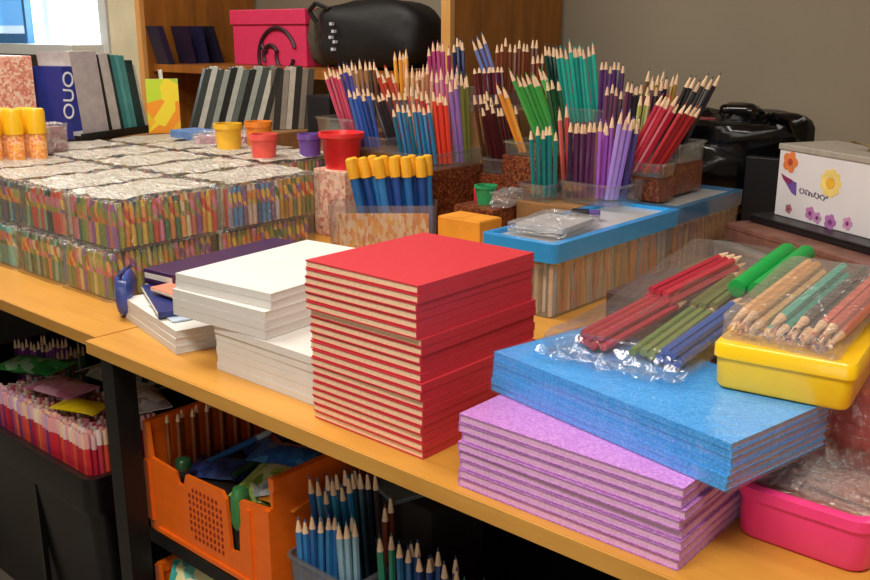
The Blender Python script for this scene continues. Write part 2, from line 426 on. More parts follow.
# clear tubs the bunches stand in, and what carries them
tub_m = clear('clear_tub_plastic', '#f8fafa', 0.025, 0.05, 0.1)
def tub(x0, x1, y0, y1, z, h, label, m=None, r=.012):
    if z > 0: h *= .62
    w, d = x1 - x0, y1 - y0
    t = tag(empty('clear_tub', ((x0+x1)/2, (y0+y1)/2, T + z)), label, 'tub')
    open_tray(w, d, h, r, .0016, .006, .002).build('tub_wall', m or tub_m, t, smooth=True)
    MB().loops([rrect(w + .006, d + .006, r, h - .005), rrect(w + .006, d + .006, r, h), rrect(w - .004, d - .004, r, h), rrect(w - .004, d - .004, r, h - .005), rrect(w + .006, d + .006, r, h - .005)], False, False).build('rim', m or tub_m, t, smooth=True)
    return t
carton_m = mat('kraft_card', '#8a6238', 0.8, 0.15, 30)
def carton(x0, x1, y0, y1, z0, z1, label, m=None, name='carton'):
    w, d, h = x1 - x0, y1 - y0, z1 - z0
    t = tag(empty(name, ((x0+x1)/2, (y0+y1)/2, T + z0)), label, 'box')
    b = MB().box(-w/2, w/2, -d/2, d/2, 0, h - .0012).build('box_body', m or carton_m, t, bevel=.0015)
    MB().box(-w/2 + .002, -.001, -d/2 + .002, d/2 - .002, h - .0012, h).box(.001, w/2 - .002, -d/2 + .002, d/2 - .002, h - .0012, h).build('flap', m or carton_m, t)
    return t
tub(-1.143, -.998, 1.70, 1.822, .1405, .075, 'clear tub of plum and violet pencils on the blue-lidded box')
tub(-1.092, -.968, 1.828, 1.905, .192, .05, 'low clear tub holding the crimson and dark red pencils')
tub(-1.197, -.985, 1.935, 2.075, .2105, .07, 'clear tub of black and dark pencils farthest right')
tub(-1.445, -1.203, 2.03, 2.155, .268, .07, 'clear tub under the bright teal pencils')
tub(-1.335, -1.233, 1.75, 1.935, .223, .05, 'clear tub holding the grass green and orange pencils')
tub(-1.228, -1.150, 1.665, 1.85, .1405, .06, 'clear tub holding the petrol and coral pencils')
tub(-1.462, -1.345, 1.825, 1.93, .160, .06, 'clear tub holding the dark maroon pencils')
tub(-1.605, -1.470, 1.645, 1.85, .180, .06, 'clear tub of scarlet, lavender and steel blue pencils')
tub(-1.79, -1.50, 1.89, 2.185, .298, .07, 'clear tub of magenta and brown pencils before the cabinet')
tub(-1.76, -1.625, 1.66, 1.885, .208, .06, 'clear tub of royal blue and tan pencils')
tub(-1.91, -1.768, 1.685, 1.885, .243, .06, 'clear tub holding the rose and umber pencils')
brown_m = speckle('brown_print', ['#5a2c18', '#7c3c20', '#482010', '#8a5430', '#6c2c20'], 260)
carton(-1.088, -.972, 1.83, 1.903, .1405, .190, 'small brown box under the crimson pencils, on the blue-lidded box', brown_m)
carton(-1.19, -1.075, 1.94, 2.07, 0, .139, 'low carton beside the clear boxes, under the brown box', brown_m)
carton(-1.19, -.99, 1.94, 2.07, .1405, .209, 'brown box under the black pencils at the joint of the clear boxes', brown_m)
carton(-1.445, -1.203, 2.03, 2.155, 0, .266, 'tall carton under the tub of teal pencils')
carton(-1.335, -1.233, 1.75, 1.935, 0, .2215, 'carton under the tub of green and orange pencils', brown_m)
carton(-1.228, -1.072, 1.665, 1.85, 0, .139, 'carton under the tub of petrol pencils')
carton(-1.462, -1.345, 1.825, 1.93, 0, .1585, 'carton under the tub of maroon pencils', brown_m)
carton(-1.605, -1.470, 1.645, 1.85, 0, .1785, 'carton under the tub of scarlet and steel blue pencils', brown_m)
carton(-1.79, -1.50, 1.89, 2.185, 0, .2965, 'tall carton under the tub of magenta pencils')
carton(-1.76, -1.625, 1.68, 1.885, 0, .2065, 'carton under the tub of royal blue pencils')
carton(-1.91, -1.768, 1.695, 1.885, 0, .2415, 'carton under the tub of rose pencils')
yo_m = mat('yellow_orange_card', '#e0942c', 0.6, 0.12, 20)
carton(-1.315, -1.19, 1.49, 1.575, 0, .06, 'orange-yellow box behind the red stack, lower of two', yo_m)
carton(-1.31, -1.195, 1.495, 1.57, .0605, .118, 'orange-yellow box behind the red stack, upper of two', yo_m)
carton(-1.345, -1.235, 1.59, 1.735, 0, .125, 'brown patterned box in front of the green pencils', brown_m)
gc = tag(empty('green_cup', (-1.295, 1.64, T + .1255)), 'small green plastic cup on the brown patterned box', 'cup')
MB().lathe([(.018, 0), (.024, .04), (.022, .04), (.016, .003)], 18).build('cup_wall', paint('#2c9a60', .3), gc, smooth=True)
MB().lathe([(.026, .036), (.026, .042), (.0225, .042), (.0225, .036)], 18).build('rim', paint('#2c9a60', .3), gc, smooth=True)
rc = tag(empty('red_bead', (-1.335, 1.66, T + .1255)), 'small red bead beside the green cup', 'bead')
MB().lathe([(.008, 0), (.009, .028), (.006, .032)], 14).build('bead_body', paint('#c02c34', .3), rc, smooth=True)
film_thin = clear('crinkled_film', '#f6f6f6', 0.12, 0.14, 0.16, 0.5, 60)
fb = film('clear_bag', film_thin, .045, .09, .03, None, (-1.255, 1.665, T + .1255), .2, .006, 5)
tag(fb, 'crumpled clear bag lying beside the green cup', 'bag')

# tub with blue pens that have yellow caps, behind the red stack
cap_m = mat('yellow_cap', '#eeb02c', 0.35, 0.06)
def capped_pen(col):
    b = MB().tube((0, 0, 0), (0, 0, .15), .010, .010, 10).build('felt_pen', paint(col, .3), smooth=True)
    MB().lathe([(.0128, .146), (.0128, .176), (.011, .19), (.006, .193)], 10).build('cap', cap_m, b, smooth=True)
    return b
HC = Vector((-1.512, 1.535, .032))
pens = {}
HR = math.atan2(.6613, .7501)
k = 0
for row in range(2):
    for i in range(6):
        col = ['#2468b0', '#1c4890', '#2f7cc4', '#244c9c'][(i + row) % 4]
        o = copy_tree(pens[col]) if col in pens else capped_pen(col)
        pens[col] = o
        p = HC + RT * ((i - 1.4) * .027 + row * .01) + FW * (row * .022 - .01)
        d = Vector((0, 0, 1)) + RT * (-.19 + .028 * i + random.uniform(-.03, .03)) + FW * random.uniform(-.05, .05)
        orient(o, p + Vector((0, 0, T)), d)
        tag(o, 'blue felt pen with yellow cap standing in the tub behind the red stack', 'pen', 'yellow capped pens')
tb = tag(empty('clear_tub', (HC.x, HC.y, T + .012), HR), 'wide clear tub of yellow capped blue pens behind the red notebooks', 'tub')
open_tray(.25, .09, .105, .014, .0016, .008, .018).build('tub_wall', clear('tub_plastic_b', '#f8f8f8', 0.04, 0.07, 0.1), tb, smooth=True)
tag(MB().box(-.105, .105, -.001, .001, 0, .082).build('printed_card', speckle('orange_cream_print', ['#e8b060', '#f0d0a0', '#e89c50', '#e8c8b0', '#d88858', '#f0dcc0'], 170, .5, (1, 1, .35)), None, tuple(HC + Vector((0, 0, T - .016)) - FW * .036), HR), 'orange and cream striped card inside the tub of yellow capped pens', 'card')
bb = tag(MB().box(-.125, .125, -.05, .05, 0, .012).build('cardboard_sheet', carton_m, None, (HC.x, HC.y, T), HR), 'card sheet under the tub of yellow capped pens', 'card')
# dotted peach box with a red tub on it
peach_m = speckle('peach_dot_print', ['#e8b8a0', '#d8a088', '#e0c0a8', '#c88070', '#ecc8b0', '#d09c90'], 110)
carton(-1.785, -1.672, 1.565, 1.66, 0, .168, 'peach dotted box under the red tub', peach_m, 'patterned_box')
rt = tag(empty('red_tub', (-1.73, 1.612, T + .1685), .0), 'red plastic tub with a wide rim on the peach dotted box', 'tub')
red_pl = mat('red_plastic', '#e02c30', 0.35, 0.05)
MB().lathe([(.040, 0), (.050, .07), (.058, .078), (.058, .088), (.052, .088), (.046, .07), (.037, .004)], 26).build('tub_wall', red_pl, rt, smooth=True)
def pot(name, x, y, z, r, h, col, label, cat='cup'):
    t = tag(empty(name, (x, y, T + z)), label, cat)
    MB().lathe([(r * .86, 0), (r, h), (r * .9, h), (r * .78, .004)], 20).build('cup_wall', paint(col, .35), t, smooth=True)
    MB().lathe([(r * 1.06, h - .012), (r * 1.06, h + .002), (r * .92, h + .002), (r * .92, h - .012)], 20).build('rim', paint(col, .35), t, smooth=True)
    return t

# ------------------------------------------------------------------ wrapped crayon packs (left)
PK_W, PK_D, PK_H = .185, .258, .092
pack_m = clear('pack_film', '#fafaf8', 0.045, 0.07, 0.16, 0.7, 45)
top_film = clear('glare_film', '#fbf8f0', .38, .16, .22, 1.0, 16, (1, 3.0, 1), '#f4ead8')  # milky colour puts the whitish glare on the pack tops
cols_x = [-1.693, -1.886, -2.079, -2.272, -2.465]
rows_y = [1.03, 1.297, 1.564]
CR = ['#d88a34', '#d04c38', '#e0b848', '#9a9a3c', '#7c8c48', '#c86c58', '#d87c98', '#8a5a90', '#e8a050', '#b8b060', '#3c6c48', '#dcc8a0']
CG = ['#4c7850', '#2c5c44', '#7c9060', '#284838', '#8aa890', '#508c80', '#c87c54', '#6c6030', '#304840']
CB = ['#8a8494', '#3468a0', '#c8c0c8', '#745a80', '#4484b8', '#505468', '#d0b8b0', '#904c64', '#285888']
CO = ['#b88a34', '#a07828', '#c8a048', '#8c7c3c', '#cc9040', '#6c7838', '#d8c080']
_cray = {}
def crayon(col):
    if col not in _cray:
        b = MB().tube((0, 0, 0), (0, 0, .074), .0056, .0056, 8).build('wax_crayon', speckle('crayon_wrap_' + col[1:], [col, col, CR[(len(_cray) * 5 + 3) % 12], col, CR[len(_cray) % 12]], 110, .5, (1, 1, .6)), smooth=True)
        MB().tube((0, 0, .074), (0, 0, .086), .0050, .0026, 8).build('crayon_tip', paint(col, .5), b)
        _cray[col] = [b, 0]
    p = _cray[col]; p[1] += 1
    return p[0] if p[1] == 1 else copy_tree(p[0])
fill = MB()
def fill_crayons(cx, cy, z, w, d, skip_front=True, skip_right=True):
    nx, ny = int(w / .0122), int(d / .0122)
    for i in range(nx):
        for j in range(ny):
            if (skip_front and j == 0) or (skip_right and i == nx - 1): continue
            x, y = cx - w/2 + .0061 + i * w / nx, cy - d/2 + .0061 + j * d / ny
            h = random.uniform(.080, .086)
            if not (j < 3 or i > nx - 4) and (i + j) % 2: continue
            fill.tube((x, y, T + z), (x, y, T + z + h), .0056, .0045, 6)
n_cr = 0
def front_crayons(cx, cy, z, w, d, pal, front, right, where):
    nx, ny = int(w / .0122), int(d / .0122)
    spots = []
    if front: spots += [(i, 0) for i in range(nx)]
    if right: spots += [(nx - 1, j) for j in range(1 if front else 0, ny)]
    for i, j in spots:
        o = crayon(random.choice(pal))
        orient(o, (cx - w/2 + .0061 + i * w / nx, cy - d/2 + .0061 + j * d / ny, T + z), (random.uniform(-.02, .02), random.uniform(-.02, .02), 1), 0)
        tag(o, 'paper wrapped wax crayon standing in ' + where, 'crayon', 'crayons in ' + where)
PIN = .010
packs = []
for lvl, z in ((0, 0.0), (1, .0945)):
    for ci, cx in enumerate(cols_x):
        for ri, cy in enumerate(rows_y):
            if ci == 0 and ri == 2: continue
            if lvl == 0 and ri > 0 and (ci, ri) != (0, 1): continue
            dx = random.uniform(-.003, .003) if ci else 0
            cyy = cy - (.02 if lvl == 0 else 0)
            packs.append((lvl, ci, ri, cx, cyy, z))
W_ = {(1, 0, 0): 'the upper orange crayon pack at the front corner', (1, 1, 0): 'the upper crayon pack second from the corner',
      (1, 2, 0): 'the upper crayon pack third from the corner', (0, 0, 0): 'the lower corner crayon pack',
      (0, 1, 0): 'the lower green crayon pack', (0, 2, 0): 'the lower teal crayon pack', (1, 0, 1): 'the blue and gold crayon pack behind the corner', (0, 0, 1): 'the lower pack behind the corner'}
L_ = {(1, 0, 0): 'clear wrapped pack of orange crayons, upper one at the corner', (1, 1, 0): 'clear wrapped pack of mixed green and red crayons left of the corner pack',
      (1, 2, 0): 'clear wrapped pack of crayons in the upper front row, cut by the photo edge', (0, 0, 0): 'clear wrapped pack under the orange corner pack',
      (0, 1, 0): 'clear wrapped pack of dark green crayons on the table edge', (0, 2, 0): 'clear wrapped teal tinted pack at the far left of the table edge',
      (0, 0, 1): 'clear wrapped pack under the blue and gold crayon pack',
      (1, 0, 1): 'clear wrapped pack of blue and gold crayons behind the corner pack'}
PAL = {(1, 0, 0): CR, (1, 1, 0): CG + CR[:3], (1, 2, 0): CG + CB, (0, 0, 0): CR[3:8] + CO, (0, 1, 0): CG, (0, 2, 0): ['#5cb0a8', '#7cc0b8', '#3c8c84', '#88a890'] , (1, 0, 1): CB, (0, 0, 1): CR[3:8] + CO}
for lvl, ci, ri, cx, cy, z in packs:
    key = (lvl, ci, ri)
    if key in W_:
        fr = ri == 0; rg = ci == 0
        pal = PAL[key]
        if key == (1, 0, 1):
            nx = int((PK_W - 2*PIN) / .0122); ny = int((PK_D - 2*PIN) / .0122)
            w, d = PK_W - 2*PIN, PK_D - 2*PIN
            for j in range(ny):
                o = crayon(random.choice(CB if j < ny * .55 else CO))
                orient(o, (cx - w/2 + .0061 + (nx-1) * w / nx, cy - d/2 + .0061 + j * d / ny, T + z + .003), (0, 0, 1))
                tag(o, 'paper wrapped wax crayon standing in ' + W_[key], 'crayon', 'crayons in ' + W_[key])
            fill_crayons(cx, cy, z + .003, w, d, False, True)
        else:
            front_crayons(cx, cy, z + .003, PK_W - 2*PIN, PK_D - 2*PIN, pal, fr, rg, W_[key])
            fill_crayons(cx, cy, z + .003, PK_W - 2*PIN, PK_D - 2*PIN, fr, rg)
    elif lvl == 1:
        fill_crayons(cx, cy, z + .003, PK_W - 2*PIN, PK_D - 2*PIN, False, False)
    f = film('crayon_pack', pack_m, PK_W, PK_D, PK_H, None, (cx, cy, T + z), 0, .0035, ci * 7 + ri * 3 + lvl)
    TP = MB(); rnd = random.Random(ci * 31 + ri * 7 + lvl); g = 9
    vs_ = [((i / g - .5) * (PK_W - .02), (j / g - .5) * (PK_D - .02), PK_H + .0035 + rnd.uniform(0, .006)) for i in range(g + 1) for j in range(g + 1)]
    TP._add(vs_, [(i*(g+1)+j, i*(g+1)+j+1, (i+1)*(g+1)+j+1, (i+1)*(g+1)+j) for i in range(g) for j in range(g)])
    if lvl: TP.build('glare_film', top_film, f)
    if key in L_: tag(f, L_[key], 'pack')
    elif lvl == 0: tag(f, 'clear wrapped crayon pack lying under the front rows of packs', 'pack', 'hidden lower packs')
    else: tag(f, 'clear wrapped crayon pack in the inner rows, only its top showing', 'pack', 'packs showing only their tops')
cf = fill.build('wax_crayons', island('crayon_fill', CR + CB + ['#e8dcc8', '#f0e8d8', '#d8d0c8', '#e0c8a8'], .5))
tag(cf, 'mass of wax crayons packed inside the clear wrapped packs', 'crayons', kind='stuff')
# what carries the inner packs
carton(-2.56, -1.80, 1.165, 1.68, 0, .0930, 'wide flat carton under the inner crayon packs')

Z2 = .19
pot('yellow_cup', -2.10, 1.545, Z2, .036, .068, '#ecb42c', 'yellow plastic cup on the crayon packs')
pot('orange_cup', -2.085, 1.635, Z2, .036, .068, '#e8842c', 'orange plastic cup right of the yellow cup')
pot('coral_cup', -1.895, 1.50, Z2, .034, .058, '#e8584c', 'coral plastic cup in front of the orange cup')
pot('purple_cup', -1.835, 1.60, Z2, .030, .055, '#6a4898', 'small purple cup between the coral cup and red tub')
# glue sticks with yellow caps
def glue(x, y, k):
    t = tag(empty('glue_stick', (x, y, T + Z2)), 'thick glue stick with a yellow cap at the left edge', 'glue stick', 'yellow capped glue sticks')
    MB().lathe([(.021, 0), (.021, .062), (.018, .066)], 18).build('stick_body', speckle('glue_print', ['#e8a040', '#eca850', '#f0b8a0', '#e07c50', '#e8b068'], 220), t, smooth=True)
    MB().lathe([(.023, .064), (.023, .118), (.020, .124)], 18).build('cap', mat('glue_cap', '#f0b81c', .35, .05), t, smooth=True)
for k in range(6): glue(-2.40 + (k % 3) * .047, 1.015 + (k % 3) * .052 + (k // 3) * .05 - 0.0, k) if False else glue(-2.335 - (k // 3) * .05 + (k % 3) * .018, 1.02 + (k % 3) * .048, k)
pk = film('small_pack', film_thin, .06, .07, .075, None, (-2.405, 1.205, T + Z2), .1, .004, 31); tag(pk, 'small clear pack of pinkish pieces beside the glue sticks', 'pack')
pkc = MB().box(-.024, .024, -.028, .028, 0.003, .066).build('card_insert', speckle('pink_print', ['#b06c70', '#8c4c58', '#d0a098', '#a88078', '#c8b0a8'], 90), pk)
carton(-2.86, -2.66, 1.12, 1.30, .19, .43, 'tall peach patterned box left of the book row', speckle('peach_print', ['#e0a08a', '#d08870', '#e8b8a0', '#c87868', '#e8c8b0'], 150), 'patterned_box')
carton(-2.87, -2.62, .95, 1.75, 0, .1885, 'long carton under the book row')

# ------------------------------------------------------------------ book row on a black tray
tr = tag(empty('book_tray', (-2.70, 1.52, T + .19), math.atan2(.292, -.101)), 'black tray under the leaning binders', 'tray')
open_tray(.36, .16, .016, .01, .003, .0, .004).build('tray_wall', black_m, tr)
MB().box(-.18, .18, -.083, -.078, .004, .022).build('front_lip', black_m, tr)
page_m = mat('page_block', '#d8d2c4', .8, .08, 200)
D1 = Vector((-.101, .292, 0)).normalized(); N1 = Vector((D1.y, -D1.x, 0))
def binder(s, th, h, lean, col, label, depth=.12, pages=False):
    """upright book; s along the row, spine towards +x"""
    t = empty('book', Vector((-2.662, 1.385, T + .1955)) + D1 * (s + th / 2) )
    t.rotation_euler = (0, 0, math.atan2(D1.y, D1.x))
    tag(t, label, 'book')
    M = Matrix.Shear('XY', 4, (0, 0)) if False else Matrix(((1, 0, -lean, 0), (0, 1, 0, 0), (0, 0, 1, 0), (0, 0, 0, 1)))
    c = paint(col, .45)
    cv = MB()
    e = .0025
    cv.box(-th/2, -th/2 + e, -.058, depth - .058, 0, h, M).box(th/2 - e, th/2, -.058, depth - .058, 0, h, M).box(-th/2, th/2, -.06, -.058, 0, h, M)
    cv.build('cover', c, t)
    MB().box(-th/2 + e, th/2 - e, -.0575, depth - .064, .004, h - .004, M).build('pages', page_m, t)
    return t, M
bk, Mx = binder(-.042, .042, .205, .10, '#28348c', 'navy book with white letters on its spine', .12)
fc = bpy.data.curves.new('spine_letters', 'FONT'); fc.body = 'OUO'; fc.size = .058; fc.extrude = .0006; fc.align_x = 'CENTER'; fc.align_y = 'CENTER'
fo = bpy.data.objects.new('tmp', fc); COL.objects.link(fo)
bpy.context.view_layer.update()
me = bpy.data.meshes.new_from_object(fo); bpy.data.objects.remove(fo)
me.materials.clear(); me.materials.append(paint('#e4e6f0', .5))
lo = bpy.data.objects.new('spine_letters', me); COL.objects.link(lo); lo.parent = bk
lo.location = (-.022, -.0606, .125); lo.rotation_euler = (PI/2, math.radians(-84), 0)
MB().box(-.019, .019, -.0606, -.060, 0, .022).build('spine_label', paint('#d8d8dc', .5), bk)
binder(.003, .107, .245, .12, '#b8aeb0', 'pale grey binder right of the navy book')
binder(.117, .008, .235, .15, '#1c1c1c', 'thin black book between the two grey binders')
binder(.128, .036, .238, .15, '#c4bcb8', 'light grey binder left of the teal books')
binder(.167, .011, .235, .17, '#20302c', 'thin dark book just left of the teal books')
binder(.181, .016, .232, .17, '#3c8484', 'teal book, leftmost of three')
binder(.200, .016, .232, .17, '#58a0a0', 'light teal book, middle of three')
binder(.219, .020, .230, .17, '#4c9090', 'teal book, rightmost of three')
binder(.243, .034, .215, .19, '#123030', 'dark green folder leaning at the right end of the binder row')
binder(.280, .012, .20, .22, '#c0b8a8', 'thin beige booklet right of the dark green folder')

# ------------------------------------------------------------------ row of thin booklets behind
D2 = Vector((.26, .43, 0)).normalized(); B2 = Vector((-2.640, 1.70, T + .19))
carton(-2.66, -2.34, 1.71, 2.18, 0, .1885, 'carton under the row of thin booklets')
def booklet(s, th, h, lean, col, label, wd=.10, grp=None, z=0.0):
    t = empty('booklet', B2 + D2 * (s + th/2)); t.rotation_euler = (0, 0, math.atan2(D2.y, D2.x))
    tag(t, label, 'booklet', grp)
    M = Matrix(((1, 0, lean, 0), (0, 1, 0, 0), (0, 0, 1, 0), (0, 0, 0, 1)))
    e = th * .22
    MB().box(-th/2, -th/2 + e, -wd/2, wd/2, 0, h, M).box(th/2 - e, th/2, -wd/2, wd/2, 0, h, M).box(-th/2, th/2, -wd/2 - .001, -wd/2 + .001, 0, h, M).build('cover', paint(col, .4), t)
    MB().box(-th/2 + e, th/2 - e, -wd/2 + .001, wd/2 - .003, .002, h - .002, M).build('pages', page_m, t)
yb_m = speckle('yellow_lime_cover', ['#e8b020', '#e8d030', '#b8d030', '#e89020', '#a8c838'], 18)
s = .0
booklet(.002, .010, .19, -.05, '#c8c8bc', 'pale booklet left of the yellow and lime one')
t = empty('booklet', B2 + D2 * .030 + Vector((.03, -.055, 0))); t.rotation_euler.z = math.atan2(D2.y, D2.x)
tag(t, 'yellow and lime booklet facing out at the left of the booklet row', 'booklet')
MB().box(-.048, .048, -.004, .004, 0, .165).build('cover', yb_m, t)
MB().box(-.046, .0485, -.0025, .0025, .002, .1652).build('pages', page_m, t)
gcols = ['#2c3430', '#b0b0a8', '#3c4440', '#8c948c', '#141816', '#a8aca4', '#58625c', '#1c201e', '#98a098', '#404844', '#c0beb4', '#28302c', '#7c7468', '#34302c', '#8c8478', '#b8b0a4', '#2c2824', '#84786c', '#4c443c']
s = .075
for i, c in enumerate(gcols):
    th = .0185
    booklet(s, th, .193 + .006 * math.sin(i * 1.7), .30 if i < 12 else .12, c, ('%s thin booklet in the tight leaning row under the pink box' % ('pale grey' if c in ('#b0b0a8', '#a8aca4', '#c0beb4', '#98a098', '#8c948c', '#b8b0a4') else 'dark grey')) , grp=('pale booklets in the row' if c in ('#b0b0a8', '#a8aca4', '#c0beb4', '#98a098', '#8c948c', '#b8b0a4') else 'dark booklets in the row'))
    s += th + .0015
carton(-2.335, -2.23, 2.03, 2.17, 0, .30, 'dark box standing right of the booklet row', mat('dark_box_card', '#16161c', .5), 'dark_box')
carton(-2.46, -2.30, 1.60, 1.69, .19, .215, 'flat blue box lying before the booklet row', mat('blue_card', '#5c7cb0', .5), 'flat_box')
pf = film('small_pack', film_thin, .16, .12, .03, None, (-2.235, 1.63, T + Z2), .7, .004, 41); tag(pf, 'small flat clear pack of pink pieces before the booklet row', 'pack')
MB().box(-.07, .07, -.05, .05, .003, .022).build('card_insert', speckle('pink_print_b', ['#c888a0', '#b06c80', '#d8a8b0', '#c8a0a0'], 70), pf)

# ------------------------------------------------------------------ cabinet shelf: files, pink box, black bag
SZ = T + .3655
for i, (y, ln, col) in enumerate(((2.255, -.30, '#1c1e3c'), (2.36, -.22, '#241c38'), (2.425, -.18, '#1c2048'), (2.50, -.30, '#181a30'))):
    t = tag(empty('file_folder', (-3.47, y, SZ)), ['dark navy file nearest the front on the cabinet shelf', 'dark purple file second on the cabinet shelf', 'navy file third on the cabinet shelf', 'dark file nearest the pink box on the cabinet shelf'][i], 'file')
    M = Matrix(((1, 0, 0, 0), (0, 1, ln, 0), (0, 0, 1, 0), (0, 0, 0, 1)))
    MB().box(-.03, .05, -.012, -.009, 0, .15, M).box(-.03, .05, .014, .017, 0, .15, M).box(.05, .052, -.012, .017, 0, .15, M).build('cover', paint(col, .5), t)
    MB().box(-.03, .049, -.009, .014, .002, .145, M).build('pages', paint('#484858', .7), t)
pb = tag(empty('storage_box', (-3.01, 2.43, SZ)), 'pink lidded storage box with a black swirl on the cabinet shelf', 'box')
pink_m = mat('pink_box_card', '#d83460', .45, .05)
MB().box(-.222, .222, 0, .24, 0, .155).build('box_body', pink_m, pb, bevel=.003)
MB().box(-.23, .23, -.008, .248, .155, .212).build('box_lid', pink_m, pb, bevel=.003)
sw = MB()
def arc(cx, cz, r, a0, a1, n=22, w=.0085):
    pts = [(cx + r * math.cos(math.radians(a0 + (a1-a0)*i/n)), -.003, cz + r * math.sin(math.radians(a0 + (a1-a0)*i/n))) for i in range(n + 1)]
    sw.path(pts, w, 6)
arc(.055, .03, .112, 195, 20); arc(.015, .035, .042, 210, 30); arc(-.005, .085, .03, 185, 270, 8); arc(.10, .035, .05, 150, 350)
sw.build('swirl', mat('swirl_black', '#2c0414', .5), pb)
def lump(name, m, loc, dims, seed, amp=.12, n=20, rows=12, rz=0, parent=None, flat=True, freq=2.2):
    rnd = random.Random(seed)
    ph = [(rnd.uniform(.6, freq), rnd.uniform(.6, freq), rnd.uniform(.6, freq), rnd.uniform(0, 6)) for _ in range(9)]
    ls = []
    for k in range(rows + 1):
        a = -PI/2 + PI * k / rows
        lp = []
        for i in range(n):
            t = 2*PI*i/n
            c = lambda x: math.copysign(abs(x) ** .55, x)
            x, y, z = c(math.cos(t)) * abs(math.cos(a)) ** .5, c(math.sin(t)) * abs(math.cos(a)) ** .5, math.copysign(abs(math.sin(a)) ** .75, math.sin(a))
            f = 1 + amp * sum(math.sin(3*p[0]*x + 3*p[1]*y + 3*p[2]*z + p[3]) for p in ph) / 4
            zz = max(z * f, -1)
            lp.append((x * f * dims[0]/2, y * f * dims[1]/2, (zz + 1) * dims[2]/2))
        ls.append(lp)
    mb = MB(); mb.loops(ls)
    return mb.build(name, m, parent, loc, rz, smooth=True)
bag_m = mat('black_bag_cloth', '#0a0a0c', .6, .2, 30, .6, 25)
bg = tag(empty('tote_bag', (-2.405, 2.44, SZ)), 'black lumpy bag with pale specks on the cabinet shelf', 'bag')
lump('bag_body', bag_m, (0, 0, 0), (.50, .24, .235), 3, .05, 28, 14, 0, bg)
dm = MB()
for x, z in ((-.11, .155), (-.10, .13), (-.115, .11), (-.095, .095), (-.105, .07)): dm.lathe([(.006, 0), (.006, .004)], 8, (x, 0)) if False else dm.box(x - .006, x + .006, -.135, -.122, z - .005, z + .005)
dm.build('speck', paint('#c8c8d0', .4), bg)
stp = MB().path([(-.22, -.10, .16), (-.235, -.12, .20), (-.20, -.12, .225), (-.15, -.10, .205)], .008); stp.build('strap', bag_m, bg)
g2 = tag(empty('paper_bag', (-2.728, 2.50, SZ)), 'brownish narrow bag squeezed between pink box and black bag', 'bag')
lump('bag_body', mat('brown_fabric', '#4c4234', .7, .2), (0, 0, 0), (.06, .2, .215), 9, .08, 16, 10, 0, g2)
# blue framed panel at the window
bp = tag(empty('picture_frame', (-5.80, 2.68, WZ0 + .025)), 'blue edged white framed panel standing on the window sill', 'frame')
MB().box(-.5, .33, -.02, .0, .10, .62).build('panel_sheet', clear('backlit_blue_sheet', '#8cc4e4', .30, .05, .3, milkcol='#c8e4f0'), bp)
fr = MB(); fr.box(-.53, .36, -.03, .01, .0, .055).box(-.53, .36, -.03, .01, .62, .66).box(.33, .36, -.03, .01, .055, .62).box(-.53, -.50, -.03, .01, .055, .62)
fr.build('frame_border', paint('#3c78b0', .4), bp)
MB().box(-.50, .33, -.025, .0, .055, .10).build('mat_border', clear('backlit_white_sheet', '#e4f0f4', .4, .05, .3), bp)
struct(MB().box(WX0, WX1, 2.55, 2.80, WZ0 - .05, WZ0 + .024).build('window_2', frame_m)) if False else struct(MB().box(WX0, WX1, 2.56, 2.74, WZ0 - .03, WZ0 + .0245).build('trim_3', frame_m))

# ------------------------------------------------------------------ notebooks
def book_proto(name, w, d, h, cover, pages, spine):
    """stack notebook: root is the cover, child is the page block"""
    e = min(.0016, h * .17); g = .0009
    mb = MB().box(-w/2, w/2, -d/2, d/2, 0, e).box(-w/2, w/2, -d/2, d/2, h - e, h)
    if spine == '+x': mb.box(w/2 - e, w/2, -d/2, d/2, e, h - e); px = (-w/2 + g, w/2 - e, -d/2 + g, d/2 - g)
    elif spine == '-x': mb.box(-w/2, -w/2 + e, -d/2, d/2, e, h - e); px = (-w/2 + e, w/2 - g, -d/2 + g, d/2 - g)
    else: mb.box(-w/2, w/2, -d/2, -d/2 + e, e, h - e); px = (-w/2 + g, w/2 - g, -d/2 + e, d/2 - g)
    b = mb.build(name, cover)
    MB().box(*px, e, h - e).build('pages', pages, b)
    return b
ORD = ['topmost', 'second', 'third', 'fourth', 'fifth', 'sixth', 'seventh', 'eighth', 'ninth', 'tenth', 'eleventh', 'twelfth', 'thirteenth', 'fourteenth', 'fifteenth', 'sixteenth', 'seventeenth', 'eighteenth', 'nineteenth', 'twentieth']
def stack(proto, n, x, y, z, h, rz, label, cat='notebook', jit=.002, gap=.0004, offs=None):
    for i in range(n):
        o = proto if i == 0 else copy_tree(proto)
        dx, dy = (random.uniform(-jit, jit), random.uniform(-jit, jit))
        if offs: ox, oy = offs(i); dx += ox; dy += oy
        o.location = (x + dx, y + dy, T + z + i * (h + gap)); o.rotation_euler.z = rz + random.uniform(-.006, .006)
        k = n - 1 - i
        w = 'topmost of' if k == 0 else ('bottom one of' if i == 0 else ORD[k] + ' from the top of')
        tag(o, label % w, cat, None)
cream = mat('page_cream', '#ecc8a4', .8, .12, 300)
redc = mat('red_cover', '#c83440', .42, .08, 300, .25, 500)
def roff(i):
    return (.006, .0) if i < 9 else ((.0, .004) if i < 14 else (-.002, .0))
stack(book_proto('notebook', 0.196, .228, .0103, redc, cream, '+x'), 20, -.804, .886, 0.0003, .0103, .0, 'red notebook with cream pages, %s the tall red stack', jit=.0016, gap=.0005, offs=roff)
pinkp = mat('page_pinkish', '#d8a8d0', .8, .1, 300)
purc = speckle('purple_glitter_cover', ['#b878c4', '#c084cc', '#b070bc', '#c890d0'], 500, .35)
